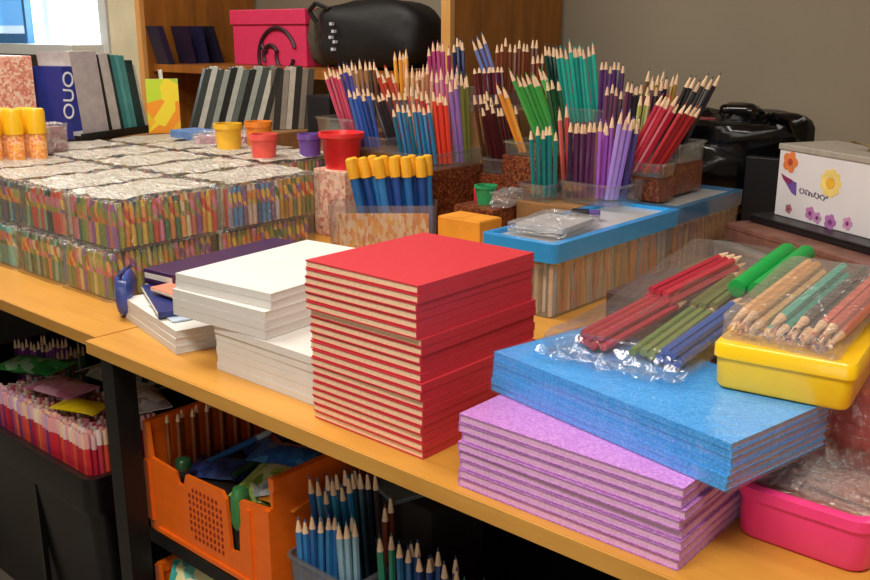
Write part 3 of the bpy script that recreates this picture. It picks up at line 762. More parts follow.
stack(book_proto('notebook', .272, .190, .0105, purc, pinkp, '-x'), 8, -.490, .846, .0003, .0105, .006, 'purple notebook, %s the purple stack', jit=.0015, gap=.0006, offs=lambda i: (.002 * (i % 3 - 1), .0012 * (i % 2)))
bluec = speckle('blue_glitter_cover', ['#3ca4f0', '#46acf4', '#349ae8', '#60b8f6'], 600, .28)
greyp = mat('page_greyish', '#a4a0b0', .8, .1, 300)
stack(book_proto('notebook', .326, .168, .0074, bluec, greyp, '-y'), 6, -.466, .886, .0892, .0074, math.radians(-10.3), 'blue glitter notebook, %s the blue pile on the purple stack', jit=.0010, gap=.0005, offs=lambda i: (0, -.003 if i < 3 else .0))
wrapc = clear('blue_wrap', '#fafcff', .012, .06, .14, .25, 25)
for i, (z0, z1, lb) in enumerate(((.0886, .1132, 'clear film around the lower three blue notebooks'), (.1134, .1372, 'clear film around the upper three blue notebooks'))):
    f = MB().loops([rrect(.331, .174, .003, 0), rrect(.332, .175, .003, (z1 - z0) * .5), rrect(.331, .174, .003, z1 - z0)]).build('clear_wrap', wrapc, None, (-.466, .886 - (.003 if i == 0 else 0), T + z0), math.radians(-10.3))
    tag(f, lb, 'wrap')
whc = mat('white_paper', '#d6d3ce', .75, .03, 30)
whp = mat('white_page_edge', '#ccc8c2', .8, .06, 300)
stack(book_proto('notebook', .226, .265, .0115, whc, whp, '-y'), 6, -1.036, .933, .0003, .0115, .0, 'white notebook, %s the white pile beside the red stack', jit=.0012, gap=.0004)
stack(book_proto('notebook', .208, .300, .0135, whc, whp, '-y'), 3, -1.145, .946, .0722, .0135, math.radians(4), 'white notebook, %s the upper shifted white pile', jit=.0012, gap=.0004)
stack(book_proto('notebook', .206, .296, .0115, whc, whp, '-y'), 2, -1.150, .955, .0722 + 3 * .0139, .0115, math.radians(6), 'large white pad, %s the pads crowning the white pile', jit=.003, gap=.0004)
stack(book_proto('notebook', .245, .300, .0125, whc, whp, '-y'), 3, -1.340, .971, .0003, .0125, math.radians(-12.5), 'white notebook, %s the low white pile at the table joint', jit=.0015, gap=.0004)
# folders and sheets on the low white pile
fz = .0395
def sheet(name, x, y, z, w, d, h, rz, m, label, cat, bend=0):
    t = tag(empty(name, (x, y, T + z), rz), label, cat)
    MB().box(-w/2, w/2, -d/2, d/2, 0, h).build('cover', m, t, bevel=.0008)
    MB().box(-w/2 + .004, w/2 - .004, -d/2 - .001, d/2 - .006, h * .3, h * .7).build('pages', page_m, t)
    return t
navy_m = mat('navy_plastic', '#24306c', .3, .1)
sheet('folder', -1.392, 1.065, fz, .25, .31, .018, math.radians(3), mat('dark_purple_card', '#3c2448', .4), 'dark purple folder lying on the low white pile', 'folder')
sheet('folder', -1.352, .985, fz + .0185, .15, .24, .008, math.radians(-2), mat('salmon_card', '#e08468', .5), 'salmon folder lying on the dark purple one', 'folder')
sheet('folder', -1.474, 1.068, fz + .0185, .085, .33, .024, math.radians(5), mat('plum_card', '#43284f', .4), 'long plum folder standing proud along the crayon packs', 'folder')
sheet('card', -1.345, .875, fz, .13, .08, .003, math.radians(-14), mat('pale_blue_card', '#b8c8dc', .4), 'pale blue card at the front of the low white pile', 'card')
sheet('folder', -1.400, .872, fz + .0035, .19, .045, .010, math.radians(-24), navy_m, 'narrow navy folder lying across the pale blue card', 'folder')
np_ = tag(empty('navy_pouch', (-1.512, .868, T), math.radians(48)), 'blue plastic pouch standing at the left end of the white pile', 'pouch')
lump('pouch_body', mat('blue_pouch_plastic', '#3c4c94', .25, .25, 40), (0, 0, .0), (.032, .085, .082), 12, .05, 16, 10, 0, np_)
MB().tube((-.002, -.04, .082), (.002, .04, .080), .003).build('zip', paint('#242c50', .4), np_)

# ------------------------------------------------------------------ clear boxes with blue rims, full of short pencils
blue_pl = mat('blue_lid_plastic', '#2c94dc', .25, .05, coat=.3)
def lid_box(x0, x1, y0, y1, label, rimfull=True):
    w, d = x1 - x0, y1 - y0
    t = tag(empty('clear_box', ((x0+x1)/2, (y0+y1)/2, T)), label, 'box')
    open_tray(w, d, .120, .012, .0016, .01, .002).build('box_wall', clear('clear_box_plastic', '#f8fafa', .05, .07, .12, .2, 30), t, smooth=True)
    rim = MB().loops([rrect(w + .008, d + .008, .014, .104), rrect(w + .010, d + .010, .014, .1385), rrect(w - .02, d - .02, .01, .1395), rrect(w - .026, d - .026, .01, .130), rrect(w + .001, d + .001, .012, .104)], False, False)
    rim.build('lid_rim', blue_pl if rimfull else clear('blue_clear_rim', '#78b4dc', .35, .12, .15, milkcol='#5c9cc8'), t, smooth=True)
    MB().loops([rrect(w - .024, d - .024, .01, .130), rrect(w - .024, d - .024, .01, .1325)]).build('lid_panel', clear('lid_clear', '#eef2f6', .4, .10, .15), t)
    return t
lid_box(-1.066, -.908, 1.345, 1.80, 'clear box of pale short pencils with a bright blue lid rim')
lid_box(-1.066, -.915, 1.813, 2.13, 'clear box of orange brown short pencils farther back', False)
_st = {}
def stick(col):
    if col not in _st:
        b = MB().tube((0, 0, 0), (0, 0, .090), .0042, .0042, 6).build('short_pencil', paint(col, .4))
        MB().tube((0, 0, .090), (0, 0, .104), .0042, .0012, 6).build('sharpened_tip', wood_tip, b)
        _st[col] = [b, 0]
    p = _st[col]; p[1] += 1
    return p[0] if p[1] == 1 else copy_tree(p[0])
PA = ['#e8a888', '#c8b0a8', '#d88468', '#8cb0cc', '#a88c84', '#ecc8b0', '#6c98b8', '#d0706c', '#b8b0a0', '#c89c50']
PB = ['#c87c38', '#a85c28', '#b8763c', '#8c4820', '#d09050', '#9c6848', '#b05840']
inner = MB()
def fill_sticks(x0, x1, y0, y1, pal, front, where):
    x0 += .013; x1 -= .013; y0 += .013; y1 -= .013
    pos = [(x1, y0 + i * .0112, 'r') for i in range(int((y1 - y0) / .0112))]
    if front: pos += [(x0 + i * .0112, y0, 'f') for i in range(int((x1 - x0) / .0112) - 1)]
    for x, y, f in pos:
        o = stick(random.choice(pal))
        d = Vector((random.uniform(-.04, .0), random.uniform(-.22, .16), 1)) if f == 'r' else Vector((random.uniform(-.16, .16), random.uniform(0, .03), 1))
        d.y *= 1 if (y0 + .03 < y < y1 - .03 or f == 'f') else 0
        if f == 'f' and not x0 + .02 < x < x1 - .02: d.x = 0
        orient(o, (x, y, T + .0025), d)
        tag(o, 'short pencil standing in ' + where, 'pencil', 'short pencils in ' + where)
    nx, ny = int((x1 - x0 - .02) / .011), int((y1 - y0 - .02) / .011)
    for i in range(nx):
        for j in range(ny):
            x, y = x0 + .008 + i * .011, y0 + .016 + j * .011
            inner.tube((x, y, T + .003), (x + random.uniform(-.003, .003), y + random.uniform(-.003, .003), T + random.uniform(.09, .105)), .0044, .003, 5)
fill_sticks(-1.066, -.908, 1.345, 1.80, PA, True, 'the clear box with the bright blue rim')
fill_sticks(-1.066, -.915, 1.813, 2.13, PB, False, 'the clear box of orange brown pencils')
tag(inner.build('short_pencils', island('short_pencil_fill', PA + PB + ['#e8e0d8', '#c8ccd4'], .5)), 'mass of short pencils filling the middle of the two clear boxes', 'pencils', kind='stuff')
# small things on the blue rimmed box
pz = tag(film('clear_bag', film_thin, .12, .16, .018, None, (-.987, 1.46, T + .1400), .1, .004, 77), 'flat clear bag lying on the front of the blue-lidded box', 'bag')
MB().box(-.05, .05, -.06, .06, .004, .014).build('card_insert', paint('#c8c4c8', .6), pz)
er = tag(empty('eraser', (-1.0, 1.60, T + .1395), .5), 'small black and purple eraser behind the flat bag on the blue-lidded box', 'eraser')
MB().box(-.035, .0, -.012, .012, 0, .014).build('eraser_sleeve', paint('#1a1622', .5), er, bevel=.002)
MB().box(.0, .022, -.011, .011, .001, .013).build('eraser_end', paint('#54408c', .5), er, bevel=.002)

# ------------------------------------------------------------------ clear bag of long bunches on the blue pile
def lay(near, far, ln, n_w, n_l, cols, label, group, tip_near=True, off=0.0):
    a, b = Vector(near), Vector(far); d = (b - a).normalized()
    side = d.cross(Vector((0, 0, 1))).normalized(); upv = side.cross(d).normalized()
    for l in range(n_l):
        for i in range(n_w - l):
            o = pencil(random.choice(cols))
            p = a + side * ((i - (n_w - 1 - l) / 2) * .0112) + upv * (l * .0098) + d * (off + random.uniform(-.004, .004))
            o.scale = (1.22, 1.22, 1)
            if tip_near: orient(o, p + d * ln + Vector((0, 0, T)), -d, random.uniform(0, 1), ln / PL)
            else: orient(o, p + Vector((0, 0, T)), d, random.uniform(0, 1), ln / PL)
            tag(o, label, 'pencil', group)
lay((-.556, .905, .146), (-.530, 1.26, .186), .185, 4, 2, ['#b02838', '#bc3444'], 'red pencil lying flat in the near half of the clear bag', 'red pencils near half of the bag', False)
lay((-.547, 1.045, .1715), (-.527, 1.26, .194), .190, 4, 2, ['#a82c3c', '#b83c48'], 'red pencil lying in the far half of the clear bag', 'red pencils far half of the bag', False)
lay((-.494, .915, .146), (-.498, 1.19, .178), .178, 3, 1, ['#6c8448', '#7c8c50'], 'olive green pencil lying flat in the clear bag', 'olive pencils in the bag', False)
lay((-.495, 1.065, .1700), (-.500, 1.25, .190), .14, 3, 1, ['#747c44'], 'olive pencil at the far end of the clear bag', 'olive pencils far end of bag', False)
lay((-.459, .912, .146), (-.455, 1.17, .176), .195, 3, 2, ['#3454a0', '#3c60b0'], 'blue pencil lying flat in the clear bag', 'blue pencils in the bag', False)
green_m = mat('green_marker', '#1c9c48', .3, .05)
for i in range(2):
    o = tag(empty('green_marker', (0, 0, 0)), 'thick bright green marker at the far end of the blue pencils', 'marker', 'green markers')
    MB().tube((0, 0, 0), (0, 0, .125), .0115, .0115, 14).build('marker_body', green_m, o, smooth=True)
    MB().lathe([(.0122, .085), (.0122, .160), (.009, .168)], 14).build('cap', green_m, o, smooth=True)
    orient(o, (-.474 + i * .0242, 1.112 + i * .004, T + .186), Vector((.0, .163, .021)))
bag_f = clear('bag_film', '#fcfafa', .03, .06, .10, .3, 30, (1, 1, 1))
cb = empty('pencil_bag', (-.508, .89, T + .1378), math.radians(4)); tag(cb, 'clear plastic bag of red, olive and blue pencils on the blue notebooks', 'bag')
rnd = random.Random(4); HW = .088
ls = []
for k, (f, z) in enumerate(((.90, 0.001), (.98, .006), (1.0, .014), (.97, .024), (.90, .031), (.6, .034), (.2, .034))):
    lp = []
    for j in range(16):
        t = j / 15; lp.append((-HW * f + rnd.uniform(-.002, .002), -.02 + t * .41, z))
    for j in range(1, 8):
        lp.append((-HW * f + 2*HW * f * j / 8, .39 * (1 if f > .5 else 1), z))
    for j in range(15, -1, -1):
        t = j / 15; lp.append((HW * f + rnd.uniform(-.002, .002), -.02 + t * .41, z))
    for j in range(7, 0, -1):
        lp.append((-HW * f + 2*HW * f * j / 8, -.02 - (.012 if k == 2 else .004 * (k % 2)) + rnd.uniform(-.004, .004), z))
    ls.append([(x, y, zz + max(0, (y - .10)) * .118 + (rnd.uniform(-.0015, .0015) if k else 0)) for x, y, zz in lp])
MB().loops(ls).build('bag_film', bag_f, cb, smooth=False)
# folded flap of the bag at the near end
fl = MB(); pts = []
for j in range(13):
    x = -HW + 2*HW * j / 12
    pts.append([(x, -.02 - .03 * q / 3 + rnd.uniform(-.003, .003), .003 + .010 * math.sin(q * 1.3 + j * .9) ** 2 + .002) for q in range(4)])
vs = [p for r_ in pts for p in r_]
fl._add(vs, [(j*4+q, (j+1)*4+q, (j+1)*4+q+1, j*4+q+1) for j in range(12) for q in range(3)])
fl.build('bag_flap', bag_f, cb)
carton(-.66, -.415, 1.11, 1.30, 0, .150, 'reddish brown box carrying the far end of the pencil bag', mat('redbrown_card', '#4c3430', .7, .2, 20))

# ------------------------------------------------------------------ yellow pencil box with a clear pack on top
ylw = mat('yellow_plastic', '#f4c414', .3, .03, coat=.2)
yb = tag(empty('pencil_box', (-.346, 1.011, T + .1382), math.radians(8)), 'yellow plastic box with a clear pencil pack on its top', 'box')
yw, yd = .136, .22
MB().loops([rrect(yw - .008, yd - .008, .010, 0), rrect(yw - .003, yd - .003, .011, .004), rrect(yw, yd, .011, .036)]).build('box_body', ylw, yb, smooth=True)
MB().loops([rrect(yw + .005, yd + .005, .012, .034), rrect(yw + .005, yd + .005, .012, .046), rrect(yw, yd, .011, .0495), rrect(yw - .012, yd - .012, .010, .0495)]).build('box_lid', ylw, yb, smooth=True)
film_y = clear('pack_film_b', '#fbf8f4', .08, .12, .14, .5, 40)
for i, (cols, x, n, lab) in enumerate(((['#e0a868', '#e8b478', '#dca060'], -.388, 3, 'peach orange pencil'), (['#48b0a0', '#58bcac'], -.3555, 2, 'mint green pencil'),
        (['#5c5654', '#6c6460', '#8c847c'], -.333, 2, 'grey pencil'), (['#d06050', '#c85848', '#dc7460'], -.309, 3, 'coral red pencil'))):
    lay((x, .918 + i * .004, .1935), (x + .004, 1.10, .220), .20, n, 2, cols, lab + ' in the clear pack on the yellow box', lab + 's on the yellow box', True)
yp = film('pencil_pack', film_y, .118, .215, .026, None, (-.345, 1.014, T + .1880), math.radians(3), .0022, 12, .008, nz=3)
yp.rotation_euler.x = math.radians(7)
yp.location.z += .0125
tag(yp, 'clear pack of peach, mint, grey and coral pencils on the yellow box', 'pack')
tag(MB().box(-.05, .05, -.02, .02, 0, .016).build('card_block', paint('#c8b490', .7), None, (-.345, 1.085, T + .1878), math.radians(4)), 'folded card propping up the far end of the pack on the yellow box', 'card')
tc = MB()
rnd = random.Random(8)
for i in range(60): 
    x = rnd.uniform(-.052, .052); tc.tube((x, -.099 + rnd.uniform(0, .008), .003 + rnd.uniform(0, .010)), (x + rnd.uniform(-.003, .003), -.090, .006 + rnd.uniform(0, .010)), .0022, .0010, 5)
t_ = tc.build('shavings', island('tip_bits', ['#c09068', '#e0c098', '#8c6448', '#b87c70', '#d8b088', '#a09078'], .6), yp); t_['kind'] = 'stuff'

# ------------------------------------------------------------------ pink pencil box with a crumpled bag
pkm = mat('pink_plastic', '#e8387c', .32, .03, coat=.2)
px = tag(empty('pencil_box', (-.282, .940, T + .0003), 0), 'pink plastic box with a crumpled clear bag in it at the table corner', 'box')
pw, pd = .134, .166
MB().loops([rrect(pw - .010, pd - .010, .018, 0), rrect(pw - .003, pd - .003, .021, .004), rrect(pw, pd, .022, .047), rrect(pw - .006, pd - .006, .019, .047), rrect(pw - .010, pd - .010, .017, .006)]).build('box_body', pkm, px, smooth=True)
MB().loops([rrect(pw + .005, pd + .005, .023, .045), rrect(pw + .005, pd + .005, .023, .056), rrect(pw - .002, pd - .002, .020, .0585), rrect(pw - .012, pd - .012, .016, .0585), rrect(pw - .012, pd - .012, .016, .045), rrect(pw + .005, pd + .005, .023, .045)], False, False).build('rim', pkm, px, smooth=True)
def crumple(name, m, loc, dims, seed, label, cat='bag', rz=0, amp=.010, nx=18, ny=18):
    rnd = random.Random(seed)
    def hgt(u, v): return (math.sin(PI*u) ** .6) * (math.sin(PI*v) ** .6)
    vs, fs = [], []
    for i in range(nx + 1):
        for j in range(ny + 1):
            u, v = .02 + .96*i/nx, .02 + .96*j/ny
            h = hgt(u, v)
            vs.append(((u - .5) * dims[0] + rnd.uniform(-.002, .002), (v - .5) * dims[1] + rnd.uniform(-.002, .002), dims[2] * h * (1 + rnd.uniform(-amp, amp) / max(dims[2], .01)) + .0005))
    for i in range(nx):
        for j in range(ny):
            a = i*(ny+1)+j; fs.append((a, a+1, a+ny+2, a+ny+1))
    n0 = len(vs)
    vs += [(x, y, 0.0) for x, y, z in vs]
    fs += [tuple(n0 + k for k in f) for f in fs]
    mb = MB(); mb._add(vs, fs)
    o = mb.build(name, m, None, loc, rz)
    return tag(o, label, cat)
cr_f = clear('crumpled_film', '#f8f4f0', .06, .13, .14, .6, 50, (1, 2.2, 1))
for i in range(11):
    o = stick('#d0887c')
    orient(o, (-.325 + random.uniform(-.005, .005) + (i % 3) * .008, .885 + i * .0108, T + .0375 + random.uniform(0, .006)), (1, random.uniform(-.3, .3), .02), 0, .85)
    tag(o, 'short brownish pencil inside the bag in the pink box', 'pencil', 'pencils in the pink box')
ct = tag(MB().box(-.055, .055, -.070, .070, 0, .028).build('card_packet', mat('pinkbrown_card', '#a86c5c', .7, .3, 25), None, (-.282, .940, T + .0068)), 'pinkish brown packet under the crumpled bag in the pink box', 'packet')
crumple('crumpled_bag', cr_f, (-.282, .947, T + .052), (.118, .148, .026), 3, 'crumpled clear bag heaped in the pink box', 'bag', 0, .009)
# red notebooks in film at the right edge
redn = mat('red_brown_cover', '#b03c30', .45, .15, 60)
stack(book_proto('notebook', .20, .22, .0120, redn, cream, '-y'), 11, -.225, 1.09, .0003, .0120, math.radians(-4), 'brick red notebook, %s the filmed stack under the yellow box', jit=.001, gap=.0004)
rf = MB().loops([rrect(.205, .225, .003, 0), rrect(.207, .227, .003, .07), rrect(.205, .225, .003, .1372)]).build('clear_wrap', clear('red_wrap', '#fff4f0', .05, .12, .12, .5, 30), None, (-.225, 1.09, T), math.radians(-4))
tag(rf, 'clear film around the brick red notebooks', 'wrap')

# ------------------------------------------------------------------ white box with printed flowers, and what it stands on
wbx = tag(empty('gift_box', (-.812, 2.075, T + .1005), math.radians(-28.5)), 'white box with a printed sun and small flowers near the black bag', 'box')
wbm = mat('white_card', '#dcd8dc', .45, .03, 8)
MB().box(0, .42, 0, .15, 0, .148).build('box_body', wbm, wbx, bevel=.002)
MB().box(-.003, .423, -.003, .153, .146, .159).build('box_lid', mat('greyish_lid', '#a49c90', .4, .1), wbx, bevel=.002)
def flower(name, cx, cz, r, n, col, c2, k=.5):
    mb = MB()
    for i in range(n):
        a = 2 * PI * i / n; x, z = cx + math.cos(a) * r * .62, cz + math.sin(a) * r * .62
        mb.xz([(x + math.cos(t*PI/4) * r * k, z + math.sin(t*PI/4) * r * k) for t in range(8)], -.0006 - i * .00004, 0)
    f = mb.build(name, paint(col, .5), wbx)
    MB().xz([(cx + math.cos(t*PI/5) * r * .35, cz + math.sin(t*PI/5) * r * .35) for t in range(10)], -.0014, -.0008).build('flower_centre', paint(c2, .5), f)
flower('printed_flower', .036, .122, .022, 5, '#dc7c44', '#b04828')
flower('printed_sun', .162, .094, .034, 9, '#ecd078', '#e8b030', .28)
flower('printed_flower', .045, .020, .010, 5, '#a86878', '#7c3c4c')
flower('printed_flower', .112, .022, .014, 5, '#b878b0', '#7c3c74')
flower('printed_flower', .134, .016, .012, 5, '#c08cbc', '#6c3460')
flower('printed_flower', .172, .014, .016, 5, '#b070b0', '#84407c')
flower('printed_flower', .22, .020, .013, 5, '#c890b8', '#7c3c74')
bf = MB().xz([(.014, .088), (.030, .086), (.062, .080), (.064, .052), (.050, .056), (.036, .068)], -.001, 0).build('printed_wing', paint('#6c509c', .5), wbx)
MB().xz([(.012, .094), (.024, .090), (.050, .084), (.040, .074), (.022, .080)], -.0016, -.001).build('wing_tip', paint('#8c2c5c', .5), bf)
ln = MB(); pts = []
for i in range(64):
    t = i / 63; pts.append((.072 + .085 * t + .004 * math.sin(t * 60), -.0006, .066 - .006 * t + .0055 * math.sin(t * 47) * (1 if not .42 < t < .5 else .1)))
ln.path(pts, .0011, 4); ln.build('script_line', paint('#70687c', .6), wbx)
tw = MB().path([(.17 + .02 * math.cos(a), .06 + .02 * math.sin(a), .162 + .004 * a) for a in [x * .6 for x in range(8)]], .003, 5).build('twine', mat('twine', '#7c6848', .8), wbx)
def flat(name, x, y, z, w, d, h, rz, m, label, cat):
    t = tag(empty(name, (x, y, T + z), rz), label, cat)
    MB().box(-w/2, w/2, -d/2, d/2, 0, h * .86).build('box_body', m, t, bevel=.002)
    MB().box(-w/2 - .002, w/2 + .002, -d/2 - .002, d/2 + .002, h * .70, h).build('box_lid', m, t, bevel=.002)
    return t
RB = math.radians(-28.5)
flat('flat_box', -.585, 2.025, .083, .50, .22, .017, RB, mat('black_tray', '#181416', .4), 'black flat tray directly under the white flowered box', 'tray')
flat('flat_box', -.60, 2.00, .042, .52, .27, .040, RB, mat('pinkbrown_print', '#7c5448', .5, .3, 30), 'pink brown flat box under the black tray', 'box')
flat('flat_box', -.60, 1.99, .0, .54, .30, .041, RB, mat('grey_print', '#8c8680', .5, .2, 20), 'grey flat box, lowest below the white flowered box', 'box')
fb2 = film('clear_bag', film_thin, .22, .16, .035, None, (-.53, 1.64, T), -.3, .006, 52); tag(fb2, 'flat clear bag lying before the grey flat box', 'bag')
MB().box(-.09, .09, -.06, .06, .003, .02).build('card_insert', mat('dull_brown_card', '#7c5c4c', .6, .2, 30), fb2)

# ------------------------------------------------------------------ black bag by the wall
bb_ = tag(empty('black_bag', (-1.10, 2.49, T)), 'shiny black plastic bag standing against the wall behind the red pencils', 'bag')
shiny = mat('shiny_black_plastic', '#08080a', .18, .2, 20, 1.0, 18)
lump('bag_body', shiny, (0, 0, 0), (.38, .28, .285), 21, .14, 36, 20, .6, bb_, freq=3)
lump('bag_knot', shiny, (.02, -.02, .262), (.11, .09, .05), 5, .2, 14, 8, 0, bb_)
MB().path([(.06, -.02, .25), (.10, -.02, .285), (.14, .0, .27), (.155, .02, .22)], .009).build('handle', shiny, bb_)
MB().box(-.05, .05, -.02, .03, 0, .022).build('red_band', mat('dull_red_band', '#7c2c2c', .4), bb_, (-.045, -.075, .252), .7, bevel=.003)
carton(-1.00, -.90, 2.335, 2.36, 0, .19, 'dark box between the black bag and the white flowered box', mat('dark_box_b', '#141214', .45), 'dark_box')

# ------------------------------------------------------------------ under the table: bin, crates, tubs
shelf_m = mat('black_shelf', '#100e0e', .5, .1)
rk = tag(empty('storage_rack', (-.62, .80, 0)), 'black low rack under the right table carrying the orange crates', 'rack')
for z in (.135, T - .385): MB().box(-.775, .86, 0.0, .60, z, z + .026).build('shelf', shelf_m, rk)
for x in (-.757, .83): MB().box(x, x + .03, .57, .60, 0, T - .385).build('post', shelf_m, rk)
MB().box(.83, .86, 0.0, .03, 0, T - .385).build('post', shelf_m, rk)
org = mat('orange_plastic', '#ec6a14', .38, .06, coat=.15)
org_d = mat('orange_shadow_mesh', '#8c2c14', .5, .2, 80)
def crate(x, y, z, label):
    w, d = .345, .29; t = tag(empty('plastic_crate', (x, y, z)), label, 'crate')
    e = .006
    f = MB().xz([(0, 0), (w, 0), (w, .158), (.272, .148), (.266, .138), (.262, .050), (.238, .046), (.232, .135), (.222, .146), (.122, .142), (.114, .118), (.098, .118), (.092, .138), (.022, .142), (.016, .205), (0, .205)], 0, e).build('front_panel', org, t)
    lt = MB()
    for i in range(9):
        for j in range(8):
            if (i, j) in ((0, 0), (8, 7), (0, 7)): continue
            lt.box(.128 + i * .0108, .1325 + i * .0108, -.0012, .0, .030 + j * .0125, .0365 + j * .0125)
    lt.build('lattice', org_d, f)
    for rb in ((.0, .014, .02, .135), (w - .055, w - .048, .014, .14), (w - .012, w, .014, .155), (.03, w - .02, .004, .012)): MB().box(rb[0], rb[1], -.004, 0, rb[2], rb[3]).build('rib', org, f)
    for n_, xx in (('side_panel', 0), ('side_panel', w - e)):
        p = MB().box(xx, xx + e, e, d, 0, .185).build(n_, org, t)
        MB().box(xx - .003, xx + e + .003, e, d, .185, .205).build('rim', org, p)
    MB().box(e, w - e, d - e, d, 0, .205).build('back_sheet', org, t)
    MB().box(e, w - e, e, d - e, 0, .004).build('crate_floor', org, t)
    return t
SHZ = T - .3588
crate(-1.386, .803, SHZ, 'orange plastic crate of pens and packets under the table, upper one')
crate(-1.386, .803, .1615, 'lower orange plastic crate under the upper crate')
# pens standing against the inner left wall, packets and pens heaped in the crate
dk = ['#6c2418', '#5c2418', '#7c3420', '#8c4020']
for i in range(15):
    o = stick('#8c4820')
    orient(o, (-1.352 + (i % 2) * .010, .83 + i * .015, T - .245), (0.02, 0, 1), 0, 1.0)
    tag(o, 'brown short pencil standing along the left wall of the orange crate', 'pencil', 'brown pencils in the crate')
ins = tag(MB().box(-.008, .012, 0, .24, 0, .105).build('card_box', mat('brown_card_b', '#5c3018', .7), None, (-1.352, .822, T - .352)), 'narrow brown box under the brown pencils in the crate', 'box')
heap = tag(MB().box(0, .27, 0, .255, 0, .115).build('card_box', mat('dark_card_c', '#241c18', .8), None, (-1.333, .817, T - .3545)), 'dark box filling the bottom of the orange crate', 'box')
def packet(x, y, z, w, d, h, rz, tilt, cols, label):
    rnd = random.Random(int(abs(x) * 1e4))
    nx, ny = 10, 6; vs = []; fs = []
    for sgn in (1, -1):
        for i in range(nx + 1):
            for j in range(ny + 1):
                u, v = i / nx, j / ny
                hh = h / 2 * (math.sin(PI * u) ** .5) * (math.sin(PI * v) ** .5)
                vs.append(((u - .5) * w, (v - .5) * d, sgn * (hh + rnd.uniform(0, .0015)) + h / 2))
        o = (nx + 1) * (ny + 1) if sgn < 0 else 0
        fs += [(o + i*(ny+1)+j, o + i*(ny+1)+j+1, o + (i+1)*(ny+1)+j+1, o + (i+1)*(ny+1)+j) for i in range(nx) for j in range(ny)]
    mb = MB(); mb._add(vs, fs)
    t = tag(empty('packet', (x, y, T + z)), label, 'packet')
    b = mb.build('packet_body', speckle('packet_print_%d' % rnd.randint(0, 99999), cols, 45, .25), t, smooth=True)
    MB().box(-w/2 - .008, -w/2 + .002, -d/2, d/2, h/2 - .0008, h/2 + .0008).build('seal', paint(cols[0], .3), t)
    MB().box(w/2 - .002, w/2 + .008, -d/2, d/2, h/2 - .0008, h/2 + .0008).build('seal', paint(cols[0], .3), t)
    t.rotation_euler = (tilt, 0, rz)
packet(-1.255, .875, -0.238, .10, .06, .022, .5, .2, ['#1c2c5c', '#28407c', '#14204c'], 'navy packet at the left of the crate heap')
packet(-1.245, .96, -0.232, .11, .07, .024, -.3, .1, ['#141c38', '#20305c', '#8c98a8'], 'dark blue packet with grey print in the crate heap')
packet(-1.145, .885, -0.232, .07, .11, .024, .3, .15, ['#a8c468', '#d0dc98', '#7ca048', '#e0e4c0'], 'light green packet at the front of the crate heap')
packet(-1.095, .90, -0.225, .12, .06, .022, .9, .0, ['#b0c0c8', '#8ca8b8', '#d0d8d8'], 'pale grey blue packet in the crate heap')
packet(-1.16, .96, -0.220, .15, .07, .026, .35, .1, ['#2464a4', '#1c5090', '#3c7cb4'], 'bright blue packet at the top of the crate heap')
packet(-1.08, 1.00, -0.220, .14, .05, .02, .6, .1, ['#7c8858', '#a8a878', '#5c6c40'], 'olive packet at the back of the crate heap')
packet(-1.075, .865, -0.228, .06, .05, .022, .1, .1, ['#e89430', '#ecb048', '#d87020'], 'small orange packet beside the light green one')
for i in range(12):
    col = ['#2c5c94', '#1c3c74', '#24402c', '#3c7ca0', '#141c34'][i % 5]
    o = tag(empty('felt_pen', (0, 0, 0)), '%s felt pen lying in the crate heap' % {'#2c5c94': 'blue', '#1c3c74': 'dark blue', '#24402c': 'dark green', '#3c7ca0': 'light blue', '#141c34': 'blackish blue'}[col], 'pen', 'pens lying in the crate')
    MB().tube((0, 0, 0), (0, 0, .10), .006, .006, 10).build('pen_body', paint(col, .3), o, smooth=True)
    MB().lathe([(.0066, .10), (.0066, .125), (.005, .132)], 10).build('cap', paint(['#a8b4bc', '#1c3c74', '#3c7ca0'][i % 3], .3), o, smooth=True)
    orient(o, (-1.28 + (i % 6) * .036, .86 + (i // 6) * .09, T - .228 + random.uniform(0, .012)), (random.uniform(-.6, .6), 1, random.uniform(-.05, .15)))
gb = lump('green_bottle', mat('dark_green_plastic', '#1c4024', .35), (-1.272, .806, T - .212), (.024, .026, .024), 2, .05, 12, 8); tag(gb, 'dark green rounded pen cap poking over the crate front', 'cap')
gb2 = lump('green_sleeve', mat('mid_green_plastic', '#3c7c44', .35), (-1.128, .812, T - .270), (.022, .03, .075), 4, .05, 12, 8); tag(gb2, 'green sleeve poking through the slot of the crate front', 'sleeve')
packet(-1.30, .86, -.455, .12, .07, .03, .8, .3, ['#3c9c94', '#78c0b0', '#e0d8a0', '#2c7c74'], 'teal and cream packet in the lower orange crate')
packet(-1.16, .87, -.47, .10, .07, .028, -.4, .2, ['#8c6c54', '#a88c74', '#6c4c3c'], 'brownish packet in the lower orange crate')
flo = tag(MB().box(0, .31, 0, .26, 0, .15).build('card_box', mat('dark_card_d', '#1c1614', .8), None, (-1.362, .815, .1665)), 'dark box filling the lower orange crate', 'box')
